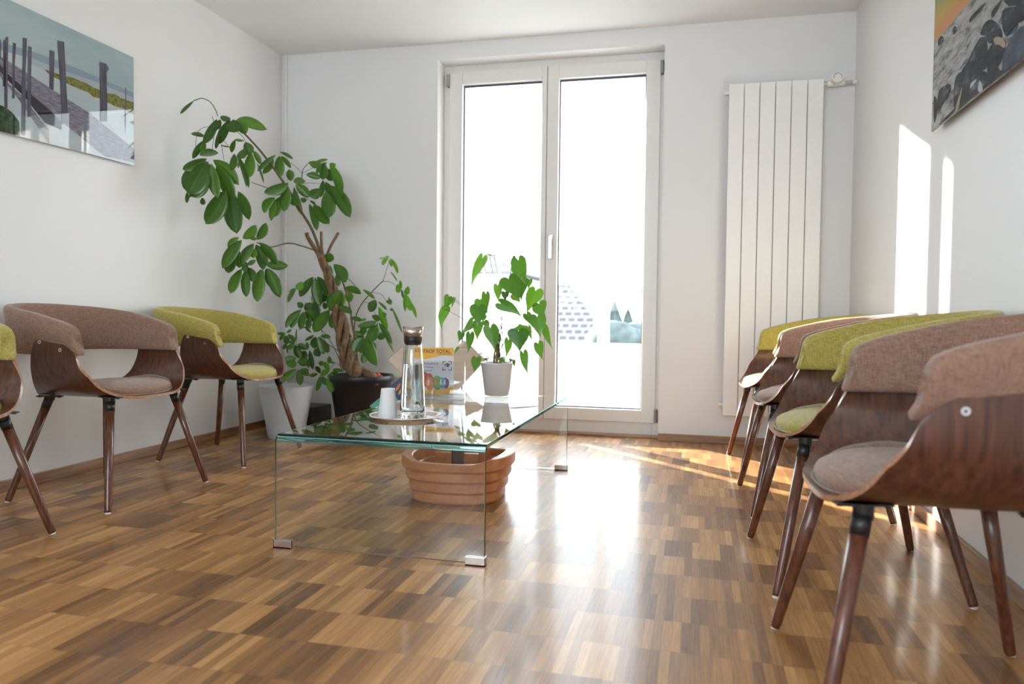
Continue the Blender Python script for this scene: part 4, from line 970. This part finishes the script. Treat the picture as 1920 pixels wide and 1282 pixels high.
# ================================================================== PICTURES
coat = 0.8
def prt(name, col, rough=0.25, nz=None, scale=(3, 3, 3), stops=None, grad=None):
    """printed area under glossy glass"""
    m_, nt, b = newmat(name); b.inputs['Roughness'].default_value = 0.5
    b.inputs['Coat Weight'].default_value = coat; b.inputs['Coat Roughness'].default_value = 0.0; b.inputs['Coat IOR'].default_value = 1.5; b.inputs['Specular IOR Level'].default_value = 0.0
    tc = N(nt, 'ShaderNodeTexCoord')
    if stops:
        mp = N(nt, 'ShaderNodeMapping'); mp.inputs['Scale'].default_value = scale; L(nt, tc.outputs['Object'], mp.inputs[0])
        if grad is not None: mp.inputs['Rotation'].default_value = grad
        g = N(nt, 'ShaderNodeTexNoise'); g.inputs['Scale'].default_value = 1; g.inputs['Detail'].default_value = 6; g.inputs['Roughness'].default_value = 0.65; L(nt, mp.outputs[0], g.inputs['Vector'])
        L(nt, ramp(nt, g.outputs[0], stops), b.inputs['Base Color'])
    else: b.inputs['Base Color'].default_value = (*col, 1)
    return m_
LX = XL+0.022
def shape_on(px_pts, X, k, name, mat, par, org_):
    """printed area: outline on the picture plane, 0.15 mm thick, stacked in layers"""
    if name == 'rock':            # round the outlines
        Q = [Vector((a, b, 0)) for a, b in px_pts]; n0 = len(Q); px_pts = []
        for i in range(n0):
            p0, p1, p2, p3 = Q[i-1], Q[i], Q[(i+1) % n0], Q[(i+2) % n0]
            for k_ in range(5):
                t_ = k_/5; v_ = 0.5*((2*p1)+(-p0+p2)*t_+(2*p0-5*p1+4*p2-p3)*t_*t_+(-p0+3*p1-3*p2+p3)*t_**3); px_pts.append((v_.x, v_.y))
    s = 1 if X < 0 else -1; P = [onx(x, y, X) for x, y in px_pts]
    if X > 0:
        for p_ in P: p_.z = max(p_.z, 1.4485)
    n_ = len(P); e = 0.00018
    vs = [(X+s*e*(k+1)-org_.x, p.y-org_.y, p.z-org_.z) for p in P]+[(X+s*e*(k+0.02)-org_.x, p.y-org_.y, p.z-org_.z) for p in P]
    return mesh_obj(name, vs, [tuple(range(n_)), tuple(range(2*n_-1, n_-1, -1))]+[(i, (i+1) % n_, n_+(i+1) % n_, n_+i) for i in range(n_)], mat, par)
pl = thing('wall_picture', 'glossy glass print of a wooden jetty on the left wall', 'picture', (LX, 2.70, 1.49)); PO = Vector((LX, 2.70, 1.49))
SKY = prt('jetty_sky', None, stops=[(0.3, (0.26, 0.36, 0.38)), (0.7, (0.40, 0.49, 0.50))], scale=(1.5, 1.2, 5))
m = MB(); m.box(-0.006, 0.0, 2.10-2.70, 3.297-2.70, 0.0, 0.540); pn = m.build('glass_panel', SKY, pl)
m = MB(); m.box(-0.0215, -0.0065, 2.2-2.70, 3.2-2.70, 0.08, 0.46); m.build('hanging_rail', M['metal'], pl)
c1 = lambda x, y: (x/5.127, y/5.128)           # crop units of the left picture's upper view
c2 = lambda x, y: (x/5.342, 80+y/5.342)
WATER = prt('jetty_water', None, stops=[(0.3, (0.34, 0.40, 0.43)), (0.7, (0.46, 0.52, 0.53))], scale=(1, 2, 8))
HILL = prt('jetty_hills', (0.22, 0.28, 0.35)); MUD = prt('jetty_mud', (0.33, 0.38, 0.42))
GRS = prt('jetty_reeds', None, stops=[(0.35, (0.045, 0.07, 0.012)), (0.5, (0.16, 0.17, 0.03)), (0.7, (0.27, 0.21, 0.08))], scale=(60, 60, 60))
PST = prt('jetty_posts', None, stops=[(0.3, (0.035, 0.033, 0.045)), (0.7, (0.12, 0.12, 0.155))], scale=(60, 60, 6))
DECK = prt('jetty_deck', None, stops=[(0.35, (0.10, 0.10, 0.125)), (0.65, (0.24, 0.24, 0.29))], scale=(20, 25, 110))
SHD = prt('jetty_underside', (0.025, 0.022, 0.03)); BUSH = prt('jetty_bush', None, stops=[(0.4, (0.015, 0.035, 0.02)), (0.7, (0.07, 0.12, 0.05))], scale=(50, 50, 50))
# water: everything below the far shore
shape_on([(-60, 70), (50, 101), (120, 132), (170, 155), (250.6, 192), (248.4, 308.2), (-60, 232)], LX, 0, 'water', WATER, pl, PO)
shape_on([(-60, 62)]+[c1(*p) for p in ((0, 400), (150, 450), (300, 490), (470, 550), (700, 640), (960, 750), (1282, 890), (1282, 940), (960, 800), (640, 690), (300, 560), (0, 480))]+[(-60, 78)], LX, 1, 'far_shore', HILL, pl, PO)
shape_on([c1(*p) for p in ((300, 560), (640, 690), (960, 800), (1282, 940), (1282, 985), (1035, 880), (640, 740), (420, 665), (300, 620))], LX, 1, 'mud_flat', MUD, pl, PO)
shape_on([c1(*p) for p in ((425, 665), (520, 700), (640, 735), (690, 742), (760, 775), (830, 800), (900, 840), (960, 865), (1035, 895), (1110, 905), (1160, 940), (1284, 985), (1284, 1105), (1190, 1045), (1100, 1020), (1035, 985), (960, 945), (900, 935), (850, 890), (760, 855), (690, 825), (600, 780), (520, 745), (450, 695))], LX, 2, 'reeds', GRS, pl, PO)
shape_on([(-60, 78)]+[c1(*p) for p in ((0, 540), (180, 650), (500, 860), (700, 985), (880, 1100), (960, 1170), (1290, 1430), (1290, 1560), (1000, 1500), (640, 1210), (480, 1060), (230, 850), (60, 690), (0, 620))]+[(-60, 95)], LX, 3, 'deck', DECK, pl, PO)
shape_on([(-60, 92)]+[c1(*p) for p in ((0, 620), (60, 695), (230, 850), (480, 1060), (590, 1170), (590, 1250), (430, 1180), (240, 940), (60, 760), (0, 690))]+[(-60, 104)], LX, 4, 'underside', SHD, pl, PO)
shape_on([(-60, 100)]+[c1(*p) for p in ((0, 690), (60, 780), (240, 950), (420, 1190), (470, 1240), (470, 1380), (300, 1130), (150, 920), (0, 740))]+[(-60, 112)], LX, 4, 'beam', DECK, pl, PO)
for q in ([(0,380),(8,380),(8,560),(0,560)], [(30,385),(52,385),(50,830),(25,830)], [(50,355),(78,355),(72,700),(70,1040),(40,1040),(42,700)], [(122,408),(152,420),(140,620),(138,945),(115,945),(115,620)], [(218,362),(256,370),(245,700),(245,1000),(240,1300),(205,1300),(205,820),(212,700)],
          [(268,440),(303,455),(298,730),(296,1120),(260,1130),(262,730)], [(476,480),(522,495),(513,870),(470,850)], [(549,388),(615,402),(625,600),(640,900),(655,1190),(590,1190),(575,800)], [(955,594),(1020,612),(1045,660),(1025,700),(1030,1170),(962,1165)], [(1204,840),(1211,840),(1209,1150),(1204,1280),(1198,1150)]):
    shape_on([c1(*p) for p in q], LX, 6, 'post', PST, pl, PO)
shape_on([c2(*p) for p in ((-30, 610), (60, 650), (130, 710), (190, 790), (200, 920), (190, 935), (-30, 880))], LX, 5, 'bush', BUSH, pl, PO)

coat = 0.30
RX = XR-0.032
pr_ = thing('wall_picture', 'glossy glass print of rocky surf at sunset on the right wall', 'picture', (RX, 2.5, 1.447)); RO = Vector((RX, 2.5, 1.447))
mm, nt, b = newmat('sunset_sea')     # sea streaks
SEA = prt('sunset_sea_foam', None, stops=[(0.36, (0.10, 0.11, 0.13)), (0.5, (0.34, 0.34, 0.33)), (0.66, (0.42, 0.46, 0.50))], scale=(8, 9, 34), grad=(radians(20), 0, 0))
m = MB(); m.box(0.0, 0.006, 1.88-2.5, 3.097-2.5, 0.0, 0.545); m.build('glass_panel', SEA, pr_)
m = MB(); m.box(0.0065, 0.0315, 2.0-2.5, 2.98-2.5, 0.05, 0.49); m.build('hanging_rail', M['metal'], pr_)
rg = lambda x, y: (1740+x/5.128, y/5.128)
sm, nt, b = newmat('sunset_sky'); b.inputs['Roughness'].default_value = 0.5; b.inputs['Coat Weight'].default_value = 0.3; b.inputs['Coat Roughness'].default_value = 0; b.inputs['Specular IOR Level'].default_value = 0
tc = N(nt, 'ShaderNodeTexCoord'); sp_ = N(nt, 'ShaderNodeSeparateXYZ'); L(nt, tc.outputs['Object'], sp_.inputs[0])
gz = math_n(nt, 'MULTIPLY', math_n(nt, 'SUBTRACT', sp_.outputs[2], 0.36), 6.5)
L(nt, ramp(nt, gz, [(0.0, (0.52, 0.27, 0.12)), (0.25, (0.48, 0.34, 0.10)), (0.6, (0.33, 0.32, 0.13)), (1.0, (0.18, 0.21, 0.19))]), b.inputs['Base Color'])
zh = onx(1752, 80, RX).z
for kk, (y0, y1) in enumerate([(1.89, 3.095)]):
    vs = [(-0.0002, y0-2.5, zh-1.447), (-0.0002, y1-2.5, zh-1.447), (-0.0002, y1-2.5, 0.543), (-0.0002, y0-2.5, 0.543)]
    vs += [(-0.00001, b2, c2_) for _, b2, c2_ in vs]
    mesh_obj('sky', vs, [(0, 1, 2, 3), (7, 6, 5, 4), (0, 1, 5, 4), (1, 2, 6, 5), (2, 3, 7, 6), (3, 0, 4, 7)], sm, pr_)
nt.nodes  # sunset material is in use above
ROCK = prt('wet_rock', None, stops=[(0.3, (0.018, 0.020, 0.025)), (0.56, (0.055, 0.06, 0.07)), (0.72, (0.20, 0.22, 0.25))], scale=(12, 10, 22))
ROCK2 = prt('blue_rock', None, stops=[(0.3, (0.03, 0.035, 0.05)), (0.7, (0.13, 0.15, 0.21))], scale=(9, 9, 9)); FOAM = prt('foam_patch', (0.42, 0.46, 0.50)); TAN = prt('tan_rock', (0.34, 0.30, 0.22))
rk_list = [([(100,380),(130,345),(155,370),(140,410),(100,440)],ROCK),([(240,280),(262,250),(282,285),(262,325),(242,325)],ROCK),([(400,190),(440,130),(545,30),(550,50),(480,140),(410,215)],ROCK),
 ([(500,370),(545,355),(570,380),(560,660),(330,700),(380,600),(440,470)],ROCK),([(300,700),(560,690),(570,850),(420,950),(270,1060),(250,900)],ROCK),([(100,900),(150,830),(215,810),(215,880),(160,980),(100,1060)],ROCK),
 ([(520,280),(560,210),(620,190),(690,250),(720,350),(600,420),(560,350),(510,330)],ROCK),([(575,520),(620,420),(690,360),(745,420),(745,520),(680,640),(600,760),(575,700)],ROCK),
 ([(640,370),(690,352),(745,400),(740,460),(690,430),(650,420)],TAN),([(715,680),(750,480),(850,310),(940,270),(940,640),(760,740)],ROCK2),([(600,860),(600,720),(660,630),(720,680),(940,640),(940,650),(760,760)],ROCK),
 ([(730,100),(840,60),(940,40),(940,180),(860,230),(800,300),(760,350),(720,250)],ROCK),([(760,340),(790,230),(830,180),(870,240),(840,310)],ROCK2),([(620,100),(700,0),(720,0),(640,150),(610,160)],ROCK),
 ([(740,0),(940,0),(940,30),(800,60),(760,40)],ROCK),([(60,930),(95,1010),(60,1180)],ROCK),([(150,1150),(260,1040),(235,1100),(110,1200)],ROCK),([(205,1130),(235,1095),(245,1105)],TAN),([(270,1040),(310,900),(330,840),(325,890),(290,1060)],TAN),([(485,860),(500,780),(520,800),(530,870),(505,890)],FOAM),([(410,850),(420,800),(470,760),(465,780),(430,830)],FOAM),([(725,330),(725,250),(760,240),(770,300),(745,360)],FOAM)]
for kq, (q, mt4) in enumerate(rk_list): shape_on([rg(*p) for p in q], RX, 1+(kq % 12), 'rock', mt4, pr_, RO)

# ================================================================== LIGHT, WORLD, CAMERA
wd = bpy.data.worlds.new('sky'); SC.world = wd; wd.use_nodes = True
bg = wd.node_tree.nodes['Background']; bg.inputs[0].default_value = (0.84, 0.93, 1.0, 1); bg.inputs[1].default_value = 5.0
sd = bpy.data.lights.new('sun', 'SUN'); sd.energy = 18; sd.angle = radians(0.7); sd.color = (1.0, 0.95, 0.87)
so = bpy.data.objects.new('sun', sd); COL.objects.link(so)
dv = Vector((1, -0.975, -0.422)).normalized(); so.rotation_euler = dv.to_track_quat('-Z', 'Y').to_euler(); so.location = (-6, 10, 6)

cam = bpy.data.cameras.new('camera'); co = bpy.data.objects.new('camera', cam); COL.objects.link(co)
cam.sensor_width = 36; cam.lens = FPX*36/1920; cam.clip_start = 0.05; cam.clip_end = 300
co.matrix_world = Matrix(((_r.x, _u.x, -_f.x, CAM.x), (_r.y, _u.y, -_f.y, CAM.y), (_r.z, _u.z, -_f.z, CAM.z), (0, 0, 0, 1)))
cam.dof.use_dof = True; cam.dof.focus_distance = 2.9; cam.dof.aperture_fstop = 2.8
SC.camera = co
SC.view_settings.view_transform = 'Standard'; SC.view_settings.look = 'None'; SC.view_settings.gamma = 1; SC.view_settings.use_curve_mapping = False
SC.view_settings.exposure = 0.88
cy_ = SC.cycles
cy_.use_denoising = True; cy_.max_bounces = 14; cy_.diffuse_bounces = 6; cy_.glossy_bounces = 6; cy_.transmission_bounces = 14; cy_.transparent_max_bounces = 16
cy_.caustics_refractive = True; cy_.caustics_reflective = False; cy_.sample_clamp_indirect = 6; cy_.blur_glossy = 0.5
